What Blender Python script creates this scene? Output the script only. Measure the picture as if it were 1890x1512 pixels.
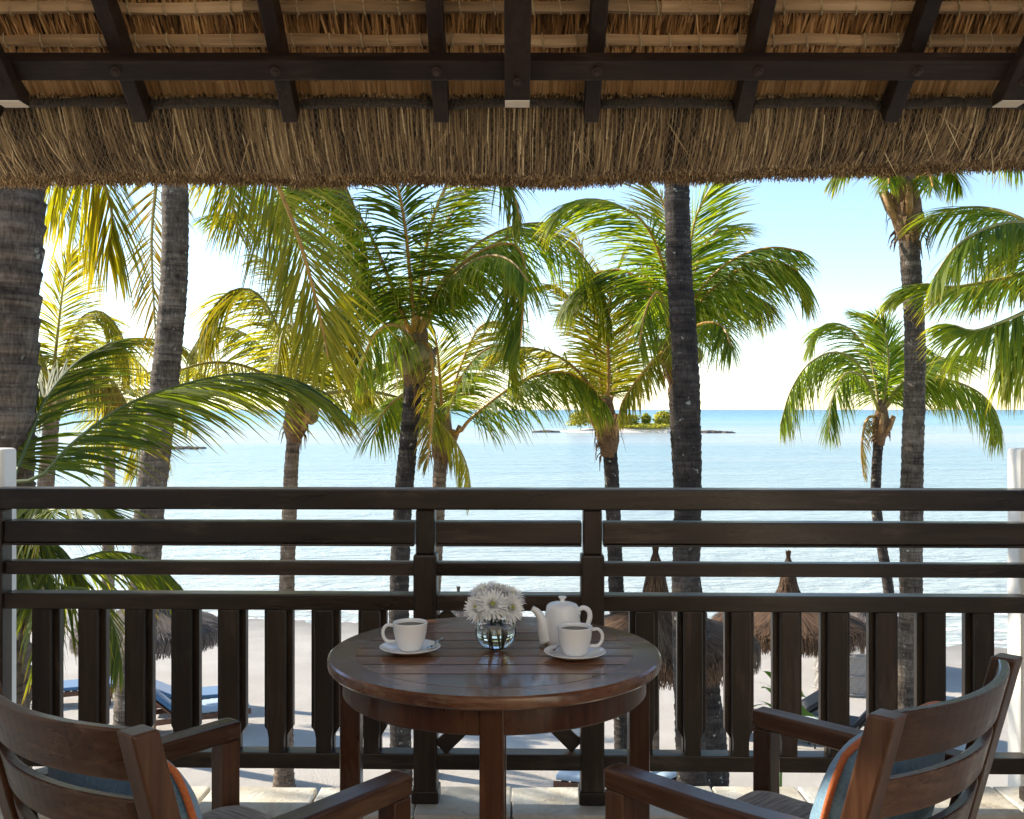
import bpy, bmesh, math, random
from math import sin, cos, pi, radians, sqrt, atan2
from mathutils import Vector, Matrix, Quaternion, noise

for o in list(bpy.data.objects):
    bpy.data.objects.remove(o)
S = bpy.context.scene
C = S.collection

# ------------------------------------------------------------------ camera, sky, sun, exposure
EYE = 1.33
FPX = 1837.5                       # focal length in pixels of the 1890 px wide photograph
cam_d = bpy.data.cameras.new('camera')
cam_d.lens = 35.0; cam_d.sensor_width = 36.0; cam_d.clip_start = 0.05; cam_d.clip_end = 60000
cam = bpy.data.objects.new('camera', cam_d); C.objects.link(cam)
cam.location = (0, 0, EYE); cam.rotation_euler = (pi / 2, 0, 0)
S.camera = cam

SUN_AZ, SUN_EL = radians(-66), radians(33)        # azimuth from +Y, clockwise positive
w = bpy.data.worlds.new('World'); S.world = w; w.use_nodes = True
nt = w.node_tree
sky = nt.nodes.new('ShaderNodeTexSky'); sky.sky_type = 'NISHITA'; sky.sun_disc = False
sky.sun_elevation = SUN_EL; sky.sun_rotation = SUN_AZ
sky.air_density = 1.0; sky.dust_density = 0.1; sky.ozone_density = 2.2; sky.altitude = 0
bg = nt.nodes['Background']; bg.inputs[1].default_value = 0.15
nt.links.new(sky.outputs[0], bg.inputs[0])
sd = bpy.data.lights.new('sun', 'SUN'); sd.energy = 5.0; sd.angle = radians(0.6); sd.color = (1.0, 0.90, 0.74)
sun = bpy.data.objects.new('sun', sd); C.objects.link(sun)
sdir = Vector((sin(SUN_AZ) * cos(SUN_EL), cos(SUN_AZ) * cos(SUN_EL), sin(SUN_EL)))
sun.rotation_euler = (-sdir).to_track_quat('-Z', 'Y').to_euler(); sun.location = (-20, 12, 14)
S.view_settings.view_transform = 'Standard'; S.view_settings.look = 'None'
S.view_settings.exposure = 0.92; S.view_settings.gamma = 1.0
S.view_settings.use_curve_mapping = False
S.cycles.max_bounces = 10; S.cycles.diffuse_bounces = 5; S.cycles.transparent_max_bounces = 12
S.cycles.caustics_refractive = False; S.cycles.caustics_reflective = False

def P(x, y, d):
    """photograph pixel + distance in metres -> world point"""
    return Vector(((x - 945) / FPX * d, d, EYE - (y - 756) / FPX * d))

# ------------------------------------------------------------------ materials
def new_mat(name):
    m = bpy.data.materials.new(name); m.use_nodes = True
    n = m.node_tree
    return m, n, n.nodes['Principled BSDF']

def ramp(n, stops):
    r = n.nodes.new('ShaderNodeValToRGB')
    e = r.color_ramp.elements
    e[0].position, e[0].color = stops[0][0], (*stops[0][1], 1)
    e[1].position, e[1].color = stops[-1][0], (*stops[-1][1], 1)
    for p, c in stops[1:-1]:
        k = e.new(p); k.color = (*c, 1)
    return r

def coords(n, scale, kind='Object', jitter=True):
    tc = n.nodes.new('ShaderNodeTexCoord'); mp = n.nodes.new('ShaderNodeMapping')
    mp.inputs['Scale'].default_value = scale
    n.links.new(tc.outputs[kind], mp.inputs[0])
    if jitter:
        oi = n.nodes.new('ShaderNodeObjectInfo'); mu = n.nodes.new('ShaderNodeMath'); mu.operation = 'MULTIPLY'
        mu.inputs[1].default_value = 37.0
        n.links.new(oi.outputs['Random'], mu.inputs[0]); n.links.new(mu.outputs[0], mp.inputs['Location'])
    return mp

def noise_node(n, vec, scale, detail=5, rough=.6, dist=0.0):
    t = n.nodes.new('ShaderNodeTexNoise')
    t.inputs['Scale'].default_value = scale; t.inputs['Detail'].default_value = detail
    t.inputs['Roughness'].default_value = rough; t.inputs['Distortion'].default_value = dist
    n.links.new(vec.outputs[0], t.inputs['Vector'])
    return t

def add_bump(n, b, src, strength, dist):
    k = n.nodes.new('ShaderNodeBump'); k.inputs['Strength'].default_value = strength; k.inputs['Distance'].default_value = dist
    n.links.new(src, k.inputs['Height']); n.links.new(k.outputs[0], b.inputs['Normal'])
    return k

def wood(name, dark, mid, light, axis=0, rough=.35, spec=.5, coat=0.0, fine=60, bump=.25, wear=0.0, wcol=(.12, .085, .06)):
    m, n, b = new_mat(name)
    sc = [1.0, 1.0, 1.0]; sc[axis] = .06
    mp = coords(n, sc)
    a = noise_node(n, mp, fine, 8, .65, .3)
    sc2 = [1.0, 1.0, 1.0]; sc2[axis] = .22
    mp2 = coords(n, sc2)
    c = noise_node(n, mp2, 7, 4, .55, .6)
    mx = n.nodes.new('ShaderNodeMix'); mx.data_type = 'FLOAT'; mx.inputs[0].default_value = .45
    n.links.new(a.outputs[0], mx.inputs[2]); n.links.new(c.outputs[0], mx.inputs[3])
    r = ramp(n, [(.3, dark), (.5, mid), (.72, light)])
    n.links.new(mx.outputs[0], r.inputs[0])
    oi = n.nodes.new('ShaderNodeObjectInfo'); vr_ = n.nodes.new('ShaderNodeMapRange'); vr_.inputs[3].default_value = .72; vr_.inputs[4].default_value = 1.28
    n.links.new(oi.outputs['Random'], vr_.inputs[0])
    mv = n.nodes.new('ShaderNodeMix'); mv.data_type = 'RGBA'; mv.blend_type = 'MULTIPLY'; mv.inputs[0].default_value = 1
    n.links.new(r.outputs[0], mv.inputs[6]); n.links.new(vr_.outputs[0], mv.inputs[7]); col = mv.outputs[2]
    if wear:
        sc3 = [1.0, 1.0, 1.0]; sc3[axis] = .12
        wn = noise_node(n, coords(n, sc3), 38, 7, .75, .2); wn2 = noise_node(n, coords(n, (1, 1, 1)), 3.5, 3, .5)
        ml = n.nodes.new('ShaderNodeMath'); ml.operation = 'MULTIPLY'; n.links.new(wn.outputs[0], ml.inputs[0]); n.links.new(wn2.outputs[0], ml.inputs[1])
        wr = ramp(n, [(.29, (0, 0, 0)), (.40, (wear, wear, wear))]); n.links.new(ml.outputs[0], wr.inputs[0])
        mw_ = n.nodes.new('ShaderNodeMix'); mw_.data_type = 'RGBA'; n.links.new(wr.outputs[0], mw_.inputs[0]); n.links.new(col, mw_.inputs[6]); mw_.inputs[7].default_value = (*wcol, 1)
        col = mw_.outputs[2]
    n.links.new(col, b.inputs['Base Color'])
    rr = n.nodes.new('ShaderNodeMapRange'); rr.inputs[1].default_value = .3; rr.inputs[2].default_value = .7
    rr.inputs[3].default_value = rough - .08; rr.inputs[4].default_value = rough + .14
    n.links.new(c.outputs[0], rr.inputs[0]); n.links.new(rr.outputs[0], b.inputs['Roughness'])
    b.inputs['Specular IOR Level'].default_value = spec
    b.inputs['Coat Weight'].default_value = coat; b.inputs['Coat Roughness'].default_value = .12
    add_bump(n, b, a.outputs[0], bump, .002)
    return m

def plain(name, col, rough=.5, noise_amt=.15, nscale=8, bump=0.0, bscale=None, spec=.5, metal=0.0, kind='Object'):
    m, n, b = new_mat(name)
    mp = coords(n, (1, 1, 1), kind)
    t = noise_node(n, mp, nscale, 6, .6)
    lo = tuple(max(0, c * (1 - noise_amt)) for c in col); hi = tuple(min(1, c * (1 + noise_amt)) for c in col)
    r = ramp(n, [(.3, lo), (.7, hi)])
    n.links.new(t.outputs[0], r.inputs[0]); n.links.new(r.outputs[0], b.inputs['Base Color'])
    b.inputs['Roughness'].default_value = rough; b.inputs['Specular IOR Level'].default_value = spec
    b.inputs['Metallic'].default_value = metal
    if bump:
        t2 = noise_node(n, mp, bscale or nscale * 4, 6, .6)
        add_bump(n, b, t2.outputs[0], bump, .01)
    return m

def strand_mat(name, stops, rough=.75, spec=.25, trans=0.0):
    m, n, b = new_mat(name)
    at = n.nodes.new('ShaderNodeAttribute'); at.attribute_name = 'tint'
    r = ramp(n, stops)
    n.links.new(at.outputs['Fac'], r.inputs[0]); n.links.new(r.outputs[0], b.inputs['Base Color'])
    b.inputs['Roughness'].default_value = rough; b.inputs['Specular IOR Level'].default_value = spec
    return m

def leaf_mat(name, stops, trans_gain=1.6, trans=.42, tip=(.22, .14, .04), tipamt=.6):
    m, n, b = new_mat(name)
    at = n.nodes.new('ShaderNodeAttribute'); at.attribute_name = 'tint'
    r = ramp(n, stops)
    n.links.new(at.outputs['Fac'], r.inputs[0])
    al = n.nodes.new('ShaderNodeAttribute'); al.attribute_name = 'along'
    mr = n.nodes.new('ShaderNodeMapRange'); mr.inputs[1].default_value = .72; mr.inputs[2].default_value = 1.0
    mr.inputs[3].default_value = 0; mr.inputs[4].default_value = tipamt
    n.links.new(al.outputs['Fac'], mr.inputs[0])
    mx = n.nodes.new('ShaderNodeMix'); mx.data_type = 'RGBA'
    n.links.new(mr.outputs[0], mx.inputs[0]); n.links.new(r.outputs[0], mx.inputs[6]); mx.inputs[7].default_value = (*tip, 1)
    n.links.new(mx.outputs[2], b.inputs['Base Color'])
    b.inputs['Roughness'].default_value = .55; b.inputs['Specular IOR Level'].default_value = .25
    tr = n.nodes.new('ShaderNodeBsdfTranslucent')
    g = n.nodes.new('ShaderNodeMix'); g.data_type = 'RGBA'; g.blend_type = 'MULTIPLY'; g.inputs[0].default_value = 1
    n.links.new(mx.outputs[2], g.inputs[6]); g.inputs[7].default_value = (trans_gain * 1.42, trans_gain * 1.2, trans_gain * .35, 1)
    n.links.new(g.outputs[2], tr.inputs[0])
    ms = n.nodes.new('ShaderNodeMixShader'); ms.inputs[0].default_value = trans
    out = n.nodes['Material Output']
    n.links.new(b.outputs[0], ms.inputs[1]); n.links.new(tr.outputs[0], ms.inputs[2]); n.links.new(ms.outputs[0], out.inputs[0])
    return m

M = {}
M['rail'] = wood('railing_wood', (.010, .0056, .0031), (.025, .0142, .0080), (.055, .033, .020), 0, .30, .5, wear=.45)
M['rail_z'] = wood('railing_wood_upright', (.010, .0056, .0031), (.026, .0148, .0083), (.058, .035, .021), 2, .36, .45, wear=.45)
M['beam'] = wood('roof_timber', (.008, .0036, .002), (.018, .0085, .005), (.040, .021, .013), 0, .5, .3, wear=.35, wcol=(.09, .055, .036))
M['beam_y'] = wood('roof_timber_slope', (.008, .0036, .002), (.018, .0085, .005), (.040, .021, .013), 1, .5, .3, wear=.35, wcol=(.09, .055, .036))
M['rawwood'] = wood('pale_cut_wood', (.45, .36, .26), (.58, .48, .36), (.70, .60, .47), 0, .7, .2)
M['batten'] = wood('weathered_batten', (.13, .075, .035), (.34, .21, .11), (.55, .38, .22), 0, .8, .15, fine=30, bump=.6)
M['table'] = wood('table_wood', (.065, .023, .010), (.165, .066, .030), (.31, .145, .074), 0, .20, .55, .5, 45, wear=.5, wcol=(.30, .19, .12))
M['table_z'] = wood('table_leg_wood', (.026, .009, .004), (.066, .024, .011), (.14, .056, .026), 2, .26, .5, .3)
M['chair'] = wood('chair_wood', (.026, .0095, .0042), (.070, .029, .0135), (.165, .085, .045), 0, .26, .5, .25, wear=.5, wcol=(.22, .13, .08))
M['chair_y'] = wood('chair_arm_wood', (.026, .0095, .0042), (.070, .029, .0135), (.165, .085, .045), 1, .26, .5, .25, wear=.5, wcol=(.22, .13, .08))
M['chair_z'] = wood('chair_leg_wood', (.026, .0095, .0042), (.072, .029, .013), (.16, .080, .041), 2, .3, .5, .15)
M['lounger'] = wood('lounger_teak', (.06, .025, .015), (.13, .06, .035), (.2, .1, .06), 0, .5, .35)
M['bolt'] = plain('rusty_bolt', (.055, .030, .022), .6, .4, 60, .4, metal=.4)
M['white_wall'] = plain('white_plaster', (.80, .79, .76), .8, .04, 5, .15, 40)
M['ceramic'] = plain('white_porcelain', (.86, .86, .85), .12, .01, 4)
M['coffee'] = plain('black_coffee', (.014, .006, .003), .12, .1, 10, spec=.12)
M['steel'] = plain('spoon_steel', (.6, .6, .6), .18, .05, 10, metal=1.0)
M['fibre'] = plain('palm_fibre', (.17, .095, .045), .9, .5, 30, .8, 60)
M['stub'] = plain('frond_stub', (.34, .19, .07), .7, .4, 14, .4, 50)
M['nut'] = plain('coconut_husk', (.20, .15, .05), .55, .35, 9, .3, 40)
M['rock'] = plain('shore_rock', (.11, .085, .065), .9, .5, 6, .8, 18)
M['dark_metal'] = plain('dark_metal', (.02, .02, .022), .45, .2, 20)
M['pale_top'] = plain('pale_tabletop', (.55, .62, .66), .35, .05, 6)
M['wicker'] = plain('grey_wicker', (.30, .27, .24), .8, .25, 40, .6, 90)
M['stem'] = plain('green_stem', (.07, .16, .035), .5, .3, 25)
M['net'] = plain('jute_net', (.24, .19, .12), .85, .25, 60)
M['net_dark'] = plain('dark_net', (.075, .056, .036), .85, .4, 60)
M['rope'] = plain('tarred_rope', (.060, .043, .028), .8, .5, 60, .6, 120)
M['tie'] = plain('straw_tie', (.36, .26, .14), .8, .3, 60)
M['grout'] = plain('dark_joint', (.09, .075, .055), .9, .3, 20)
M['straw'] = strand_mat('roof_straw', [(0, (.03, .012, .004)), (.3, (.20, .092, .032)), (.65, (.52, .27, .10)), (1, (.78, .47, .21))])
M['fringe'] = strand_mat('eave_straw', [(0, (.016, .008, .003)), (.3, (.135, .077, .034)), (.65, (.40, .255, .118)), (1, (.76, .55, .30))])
M['ustraw'] = strand_mat('umbrella_straw', [(0, (.035, .017, .009)), (.4, (.10, .055, .030)), (1, (.24, .14, .075))])
M['ustraw_grey'] = strand_mat('weathered_straw', [(0, (.05, .04, .033)), (.4, (.12, .095, .08)), (1, (.24, .20, .17))])
M['thatch_core'] = plain('thatch_core', (.17, .10, .05), .95, .5, 30, .5, 60)
M['petal'] = strand_mat('petal_white', [(0, (.80, .82, .70)), (.3, (.86, .86, .83)), (1, (.88, .88, .88))], .5, .3)
M['disc'] = plain('flower_centre', (.42, .46, .03), .6, .35, 300)
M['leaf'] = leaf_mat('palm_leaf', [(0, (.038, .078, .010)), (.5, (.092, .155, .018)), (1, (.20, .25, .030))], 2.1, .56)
M['leaf_y'] = leaf_mat('palm_leaf_sunlit_tint', [(0, (.075, .11, .012)), (.5, (.18, .20, .02)), (1, (.33, .30, .035))], 1.6, .55)  # yellow of sunlit, backlit fronds painted into the leaf colour
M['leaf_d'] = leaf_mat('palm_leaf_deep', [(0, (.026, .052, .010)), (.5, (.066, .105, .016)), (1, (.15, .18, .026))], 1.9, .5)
M['leaf_dry'] = leaf_mat('palm_leaf_dry', [(0, (.09, .10, .015)), (.5, (.18, .15, .025)), (1, (.28, .19, .04))], 1.2, .4)
M['rachis'] = plain('frond_midrib', (.30, .24, .05), .5, .35, 8)
M['rachis_o'] = plain('frond_midrib_orange', (.42, .22, .035), .5, .3, 8)
M['rachis_g'] = plain('frond_midrib_green', (.09, .12, .03), .45, .3, 8)
M['shrub'] = leaf_mat('shrub_leaf', [(0, (.12, .15, .03)), (.5, (.28, .31, .06)), (1, (.48, .46, .12))], 1.4, .5, tipamt=0)
M['bleaf'] = leaf_mat('broad_leaf', [(0, (.05, .12, .02)), (1, (.14, .24, .03))], 1.5, .45, tipamt=.1)

def bark_mat(name, a, b_, c):
    m, n, b = new_mat(name)
    mp = coords(n, (1, 1, 1)); mp2 = coords(n, (6, 6, 1.2)); mp3 = coords(n, (1, 1, 14))
    t = noise_node(n, mp, 5, 6, .65); t2 = noise_node(n, mp2, 9, 6, .7); t3 = noise_node(n, mp3, 2.2, 5, .6, .4)
    ad = n.nodes.new('ShaderNodeMath'); ad.operation = 'ADD'
    n.links.new(t.outputs[0], ad.inputs[0]); n.links.new(t2.outputs[0], ad.inputs[1])
    ad2 = n.nodes.new('ShaderNodeMath'); ad2.operation = 'ADD'
    n.links.new(ad.outputs[0], ad2.inputs[0]); n.links.new(t3.outputs[0], ad2.inputs[1])
    dv = n.nodes.new('ShaderNodeMath'); dv.operation = 'DIVIDE'; dv.inputs[1].default_value = 3
    n.links.new(ad2.outputs[0], dv.inputs[0])
    r = ramp(n, [(.40, a), (.5, b_), (.62, c)])
    n.links.new(dv.outputs[0], r.inputs[0])
    v = noise_node(n, mp, 14, 3, .5)                       # lichen spots
    r2 = ramp(n, [(.66, (0, 0, 0)), (.72, (1, 1, 1))]); n.links.new(v.outputs[0], r2.inputs[0])
    mx = n.nodes.new('ShaderNodeMix'); mx.data_type = 'RGBA'
    n.links.new(r2.outputs[0], mx.inputs[0]); n.links.new(r.outputs[0], mx.inputs[6]); mx.inputs[7].default_value = (.34, .33, .27, 1)
    n.links.new(mx.outputs[2], b.inputs['Base Color'])
    b.inputs['Roughness'].default_value = .85; b.inputs['Specular IOR Level'].default_value = .25
    add_bump(n, b, dv.outputs[0], 1.0, .055)
    return m
M['bark'] = bark_mat('palm_bark', (.030, .022, .017), (.115, .089, .068), (.26, .21, .165))
M['bark_d'] = bark_mat('palm_bark_dark', (.016, .012, .010), (.046, .036, .030), (.115, .095, .080))
M['bark_w'] = bark_mat('palm_bark_warm', (.06, .04, .028), (.19, .135, .095), (.34, .26, .19))

def fabric(name, c1, c2, sc=(1, 1, 1), scale=260, bump=.35, big=.25):
    m, n, b = new_mat(name)
    mp = coords(n, sc); t = noise_node(n, mp, scale, 3, .6); mp2 = coords(n, (1, 1, 1)); t2 = noise_node(n, mp2, 9, 5, .6)
    mx = n.nodes.new('ShaderNodeMix'); mx.data_type = 'FLOAT'; mx.inputs[0].default_value = big
    n.links.new(t.outputs[0], mx.inputs[2]); n.links.new(t2.outputs[0], mx.inputs[3])
    r = ramp(n, [(.33, c1), (.67, c2)]); n.links.new(mx.outputs[0], r.inputs[0]); n.links.new(r.outputs[0], b.inputs['Base Color'])
    b.inputs['Roughness'].default_value = .9; b.inputs['Specular IOR Level'].default_value = .2
    b.inputs['Sheen Weight'].default_value = .25
    add_bump(n, b, t.outputs[0], bump, .001)
    return m
M['seat_fabric'] = fabric('grey_woven_seat', (.085, .078, .072), (.42, .39, .36), (.05, 1, 1), 170)
M['blue_fabric'] = fabric('washed_blue_linen', (.085, .19, .29), (.27, .42, .53), (1, .3, 1), 160, big=.55)
M['orange'] = fabric('rust_piping', (.42, .10, .03), (.62, .19, .06))
M['lounge_blue'] = fabric('lounger_blue', (.05, .13, .26), (.10, .21, .36), scale=60)
M['lounge_pale'] = fabric('lounger_pale_blue', (.30, .40, .52), (.42, .52, .62), scale=60)
M['lounge_dark'] = fabric('lounger_dark', (.018, .018, .022), (.035, .036, .042), scale=60)
M['seat_pipe'] = fabric('charcoal_piping', (.03, .03, .03), (.06, .058, .056))

def stone_mat():
    m, n, b = new_mat('pale_riven_stone')
    mp = coords(n, (1, 1, 1)); t = noise_node(n, mp, 4, 8, .62, .8); t2 = noise_node(n, mp, 22, 6, .6, 1.2)
    r = ramp(n, [(.3, (.40, .33, .23)), (.48, (.60, .55, .45)), (.66, (.70, .69, .64))])
    n.links.new(t.outputs[0], r.inputs[0])
    r2 = ramp(n, [(.28, (.45, .40, .33)), (.40, (1, 1, 1))]); n.links.new(t2.outputs[0], r2.inputs[0])
    mx = n.nodes.new('ShaderNodeMix'); mx.data_type = 'RGBA'; mx.blend_type = 'MULTIPLY'; mx.inputs[0].default_value = .8
    n.links.new(r.outputs[0], mx.inputs[6]); n.links.new(r2.outputs[0], mx.inputs[7]); n.links.new(mx.outputs[2], b.inputs['Base Color'])
    b.inputs['Roughness'].default_value = .55
    add_bump(n, b, t2.outputs[0], .6, .012)
    return m
M['stone'] = stone_mat()

def sand_mat():
    m, n, b = new_mat('beach_sand')
    mp = coords(n, (1, 1, 1), jitter=False)
    t = noise_node(n, mp, .5, 6, .6); t2 = noise_node(n, mp, 7, 8, .7); t3 = noise_node(n, mp, 60, 3, .6)
    r = ramp(n, [(.3, (.66, .60, .53)), (.7, (.80, .745, .675))]); n.links.new(t.outputs[0], r.inputs[0])
    sx = n.nodes.new('ShaderNodeSeparateXYZ'); tc = n.nodes.new('ShaderNodeTexCoord'); n.links.new(tc.outputs['Object'], sx.inputs[0])
    wet = n.nodes.new('ShaderNodeMapRange'); wet.inputs[1].default_value = -4.98; wet.inputs[2].default_value = -4.86
    wet.inputs[3].default_value = .6; wet.inputs[4].default_value = 1
    n.links.new(sx.outputs['Z'], wet.inputs[0])
    mx = n.nodes.new('ShaderNodeMix'); mx.data_type = 'RGBA'; mx.blend_type = 'MULTIPLY'; mx.inputs[0].default_value = 1
    n.links.new(r.outputs[0], mx.inputs[6]); n.links.new(wet.outputs[0], mx.inputs[7]); n.links.new(mx.outputs[2], b.inputs['Base Color'])
    b.inputs['Roughness'].default_value = .9; b.inputs['Specular IOR Level'].default_value = .2
    ad = n.nodes.new('ShaderNodeMath'); ad.operation = 'ADD'; n.links.new(t2.outputs[0], ad.inputs[0]); n.links.new(t3.outputs[0], ad.inputs[1])
    add_bump(n, b, ad.outputs[0], .9, .12)
    return m
M['sand'] = sand_mat()

def sea_mat():
    m, n, b = new_mat('lagoon_water')
    tc = n.nodes.new('ShaderNodeTexCoord')
    mpb = n.nodes.new('ShaderNodeMapping'); mpb.inputs['Scale'].default_value = (.0022, .012, 1); n.links.new(tc.outputs['Object'], mpb.inputs[0])
    big = noise_node(n, mpb, 1.0, 5, .55, .5)
    sx = n.nodes.new('ShaderNodeSeparateXYZ'); n.links.new(tc.outputs['Object'], sx.inputs[0])
    lg = n.nodes.new('ShaderNodeMath'); lg.operation = 'LOGARITHM'; lg.inputs[1].default_value = 10
    mxx = n.nodes.new('ShaderNodeMath'); mxx.operation = 'MAXIMUM'; mxx.inputs[1].default_value = 1
    n.links.new(sx.outputs['Y'], mxx.inputs[0]); n.links.new(mxx.outputs[0], lg.inputs[0])
    dv = n.nodes.new('ShaderNodeMapRange'); dv.inputs[1].default_value = 1.4; dv.inputs[2].default_value = 3.8
    n.links.new(lg.outputs[0], dv.inputs[0])
    # shallow over sand near the beach, sandbanks round the islet, turquoise lagoon, deep blue past the reef
    r = ramp(n, [(0.0, (.52, .55, .50)), (.12, (.40, .48, .47)), (.30, (.27, .39, .41)), (.40, (.46, .49, .47)), (.48, (.30, .42, .43)), (.60, (.17, .38, .42)), (.72, (.07, .25, .33)), (1, (.03, .14, .25))])
    ad = n.nodes.new('ShaderNodeMath'); ad.operation = 'MULTIPLY_ADD'; ad.inputs[1].default_value = .36
    n.links.new(big.outputs[0], ad.inputs[0])
    sb = n.nodes.new('ShaderNodeMath'); sb.operation = 'SUBTRACT'; sb.inputs[1].default_value = .18
    n.links.new(dv.outputs[0], sb.inputs[0]); n.links.new(sb.outputs[0], ad.inputs[2])
    n.links.new(ad.outputs[0], r.inputs[0]); n.links.new(r.outputs[0], b.inputs['Base Color'])
    b.inputs['Roughness'].default_value = .24; b.inputs['IOR'].default_value = 1.33
    mpw = n.nodes.new('ShaderNodeMapping'); mpw.inputs['Scale'].default_value = (.55, 1.5, 1); n.links.new(tc.outputs['Object'], mpw.inputs[0])
    w1 = noise_node(n, mpw, 1.3, 6, .6, .4)
    mpw2 = n.nodes.new('ShaderNodeMapping'); mpw2.inputs['Scale'].default_value = (.05, .16, 1); n.links.new(tc.outputs['Object'], mpw2.inputs[0])
    w2 = noise_node(n, mpw2, 1.2, 4, .6, .3)
    ma = n.nodes.new('ShaderNodeMath'); ma.operation = 'MULTIPLY_ADD'; ma.inputs[1].default_value = 2.5
    n.links.new(w2.outputs[0], ma.inputs[0]); n.links.new(w1.outputs[0], ma.inputs[2])
    add_bump(n, b, ma.outputs[0], 1.0, .5)
    return m
M['sea'] = sea_mat()

def glass_mat(name, col, ior):
    m, n, b = new_mat(name)
    b.inputs['Base Color'].default_value = (*col, 1); b.inputs['Transmission Weight'].default_value = 1
    b.inputs['Roughness'].default_value = 0; b.inputs['IOR'].default_value = ior
    return m
M['glass'] = glass_mat('clear_glass', (.97, .99, .98), 1.45)

# ------------------------------------------------------------------ mesh helpers
class MB:
    def __init__(s): s.v, s.f, s.m, s.t, s.al = [], [], [], [], []
    def face(s, idx, mat=0, tint=.5): s.f.append(idx); s.m.append(mat); s.t.append(tint)
    def vert(s, p, al=0.0): s.v.append((p[0], p[1], p[2])); s.al.append(al); return len(s.v) - 1
    def box(s, c, d, mat=0, rot=None):
        b = len(s.v)
        for z in (-1, 1):
            for y in (-1, 1):
                for x in (-1, 1):
                    q = Vector((x * d[0] / 2, y * d[1] / 2, z * d[2] / 2))
                    if rot: q = rot @ q
                    s.vert(Vector(c) + q)
        for q in ((0, 2, 3, 1), (4, 5, 7, 6), (0, 1, 5, 4), (2, 6, 7, 3), (0, 4, 6, 2), (1, 3, 7, 5)):
            s.face([b + k for k in q], mat)
        return s
    def prism(s, poly, fn, a, b_, mat=0):
        """poly: list of 2d points; fn(p, t) -> 3d; extruded from t=a to t=b_"""
        n = len(poly); b = len(s.v)
        for t in (a, b_):
            for p in poly: s.vert(fn(p, t))
        s.face([b + k for k in range(n)][::-1], mat); s.face([b + n + k for k in range(n)], mat)
        for k in range(n):
            j = (k + 1) % n
            s.face([b + k, b + j, b + n + j, b + n + k], mat)
        return s
    def tube(s, pts, rad, sides=8, mat=0, cap=True, closed=False, tint=.5):
        pts = [Vector(p) for p in pts]; n = len(pts)
        if not hasattr(rad, '__len__'): rad = [rad] * n
        up = None; b = len(s.v)
        for i in range(n):
            if closed: t = pts[(i + 1) % n] - pts[i - 1]
            else: t = pts[min(i + 1, n - 1)] - pts[max(i - 1, 0)]
            t.normalize()
            if up is None:
                up = Vector((0, 0, 1)) if abs(t.z) < .9 else Vector((1, 0, 0))
            sx = t.cross(up).normalized(); up = sx.cross(t).normalized()
            for k in range(sides):
                a = 2 * pi * k / sides
                s.vert(pts[i] + (sx * cos(a) + up * sin(a)) * rad[i])
        for i in range(n if closed else n - 1):
            for k in range(sides):
                k2 = (k + 1) % sides; i2 = (i + 1) % n
                s.face([b + i * sides + k, b + i * sides + k2, b + i2 * sides + k2, b + i2 * sides + k], mat, tint)
        if cap and not closed:
            s.face([b + k for k in range(sides)][::-1], mat, tint); s.face([b + (n - 1) * sides + k for k in range(sides)], mat, tint)
        return s
    def lathe(s, prof, c=(0, 0, 0), seg=40, mat=0, capb=True, capt=False):
        b = len(s.v); c = Vector(c); n = len(prof)
        for r, z in prof:
            for k in range(seg):
                a = 2 * pi * k / seg
                s.vert(c + Vector((r * cos(a), r * sin(a), z)))
        for i in range(n - 1):
            for k in range(seg):
                k2 = (k + 1) % seg
                s.face([b + i * seg + k, b + i * seg + k2, b + (i + 1) * seg + k2, b + (i + 1) * seg + k], mat)
        if capb: s.face([b + k for k in range(seg)][::-1], mat)
        if capt: s.face([b + (n - 1) * seg + k for k in range(seg)], mat)
        return s
    def strip(s, pts, wv, widths, mat=0, tint=.5, als=None):
        b = len(s.v)
        for i, p in enumerate(pts):
            al = als[i] if als else i / (len(pts) - 1)
            h = wv * (widths[i] / 2)
            s.vert(p - h, al); s.vert(p + h, al)
        for i in range(len(pts) - 1):
            s.face([b + 2 * i, b + 2 * i + 1, b + 2 * i + 3, b + 2 * i + 2], mat, tint)
        return s
    def build(s, name, mats, parent=None, smooth=False, bevel=0, seg=2, attrs=False, local=False, autosmooth=None):
        me = bpy.data.meshes.new(name)
        vs = s.v
        if parent is not None and not local:
            L = parent.get('_o') or (0, 0, 0)
            vs = [(x - L[0], y - L[1], z - L[2]) for x, y, z in s.v]
        me.from_pydata(vs, [], s.f)
        if not isinstance(mats, (list, tuple)): mats = [mats]
        for mm in mats: me.materials.append(mm)
        if len(mats) > 1: me.polygons.foreach_set('material_index', s.m)
        if attrs:
            a = me.attributes.new('tint', 'FLOAT', 'FACE'); a.data.foreach_set('value', s.t)
            a = me.attributes.new('along', 'FLOAT', 'POINT'); a.data.foreach_set('value', s.al)
        if smooth:
            me.polygons.foreach_set('use_smooth', [True] * len(me.polygons))
            if autosmooth: me.set_sharp_from_angle(angle=radians(autosmooth))
        me.update()
        o = bpy.data.objects.new(name, me); C.objects.link(o)
        if parent is not None: o.parent = parent
        if bevel:
            md = o.modifiers.new('bevel', 'BEVEL'); md.width = bevel; md.segments = seg; md.limit_method = 'ANGLE'; md.angle_limit = radians(35)
            md.harden_normals = False
        return o

def tag(o, label=None, cat=None, group=None, kind=None):
    if label: o['label'] = label
    if cat: o['category'] = cat
    if group: o['group'] = group
    if kind: o['kind'] = kind
    return o
def thing(name, loc, label, cat, rz=0, group=None):
    o = bpy.data.objects.new(name, None); o.empty_display_size = .1; C.objects.link(o)
    o.location = loc; o.rotation_euler = (0, 0, rz); o['_o'] = tuple(loc)
    return tag(o, label, cat, group)
def part_copy(src, parent, loc=(0, 0, 0)):
    o = src.copy(); C.objects.link(o); o.parent = parent; o.location = loc
    return o

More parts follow.
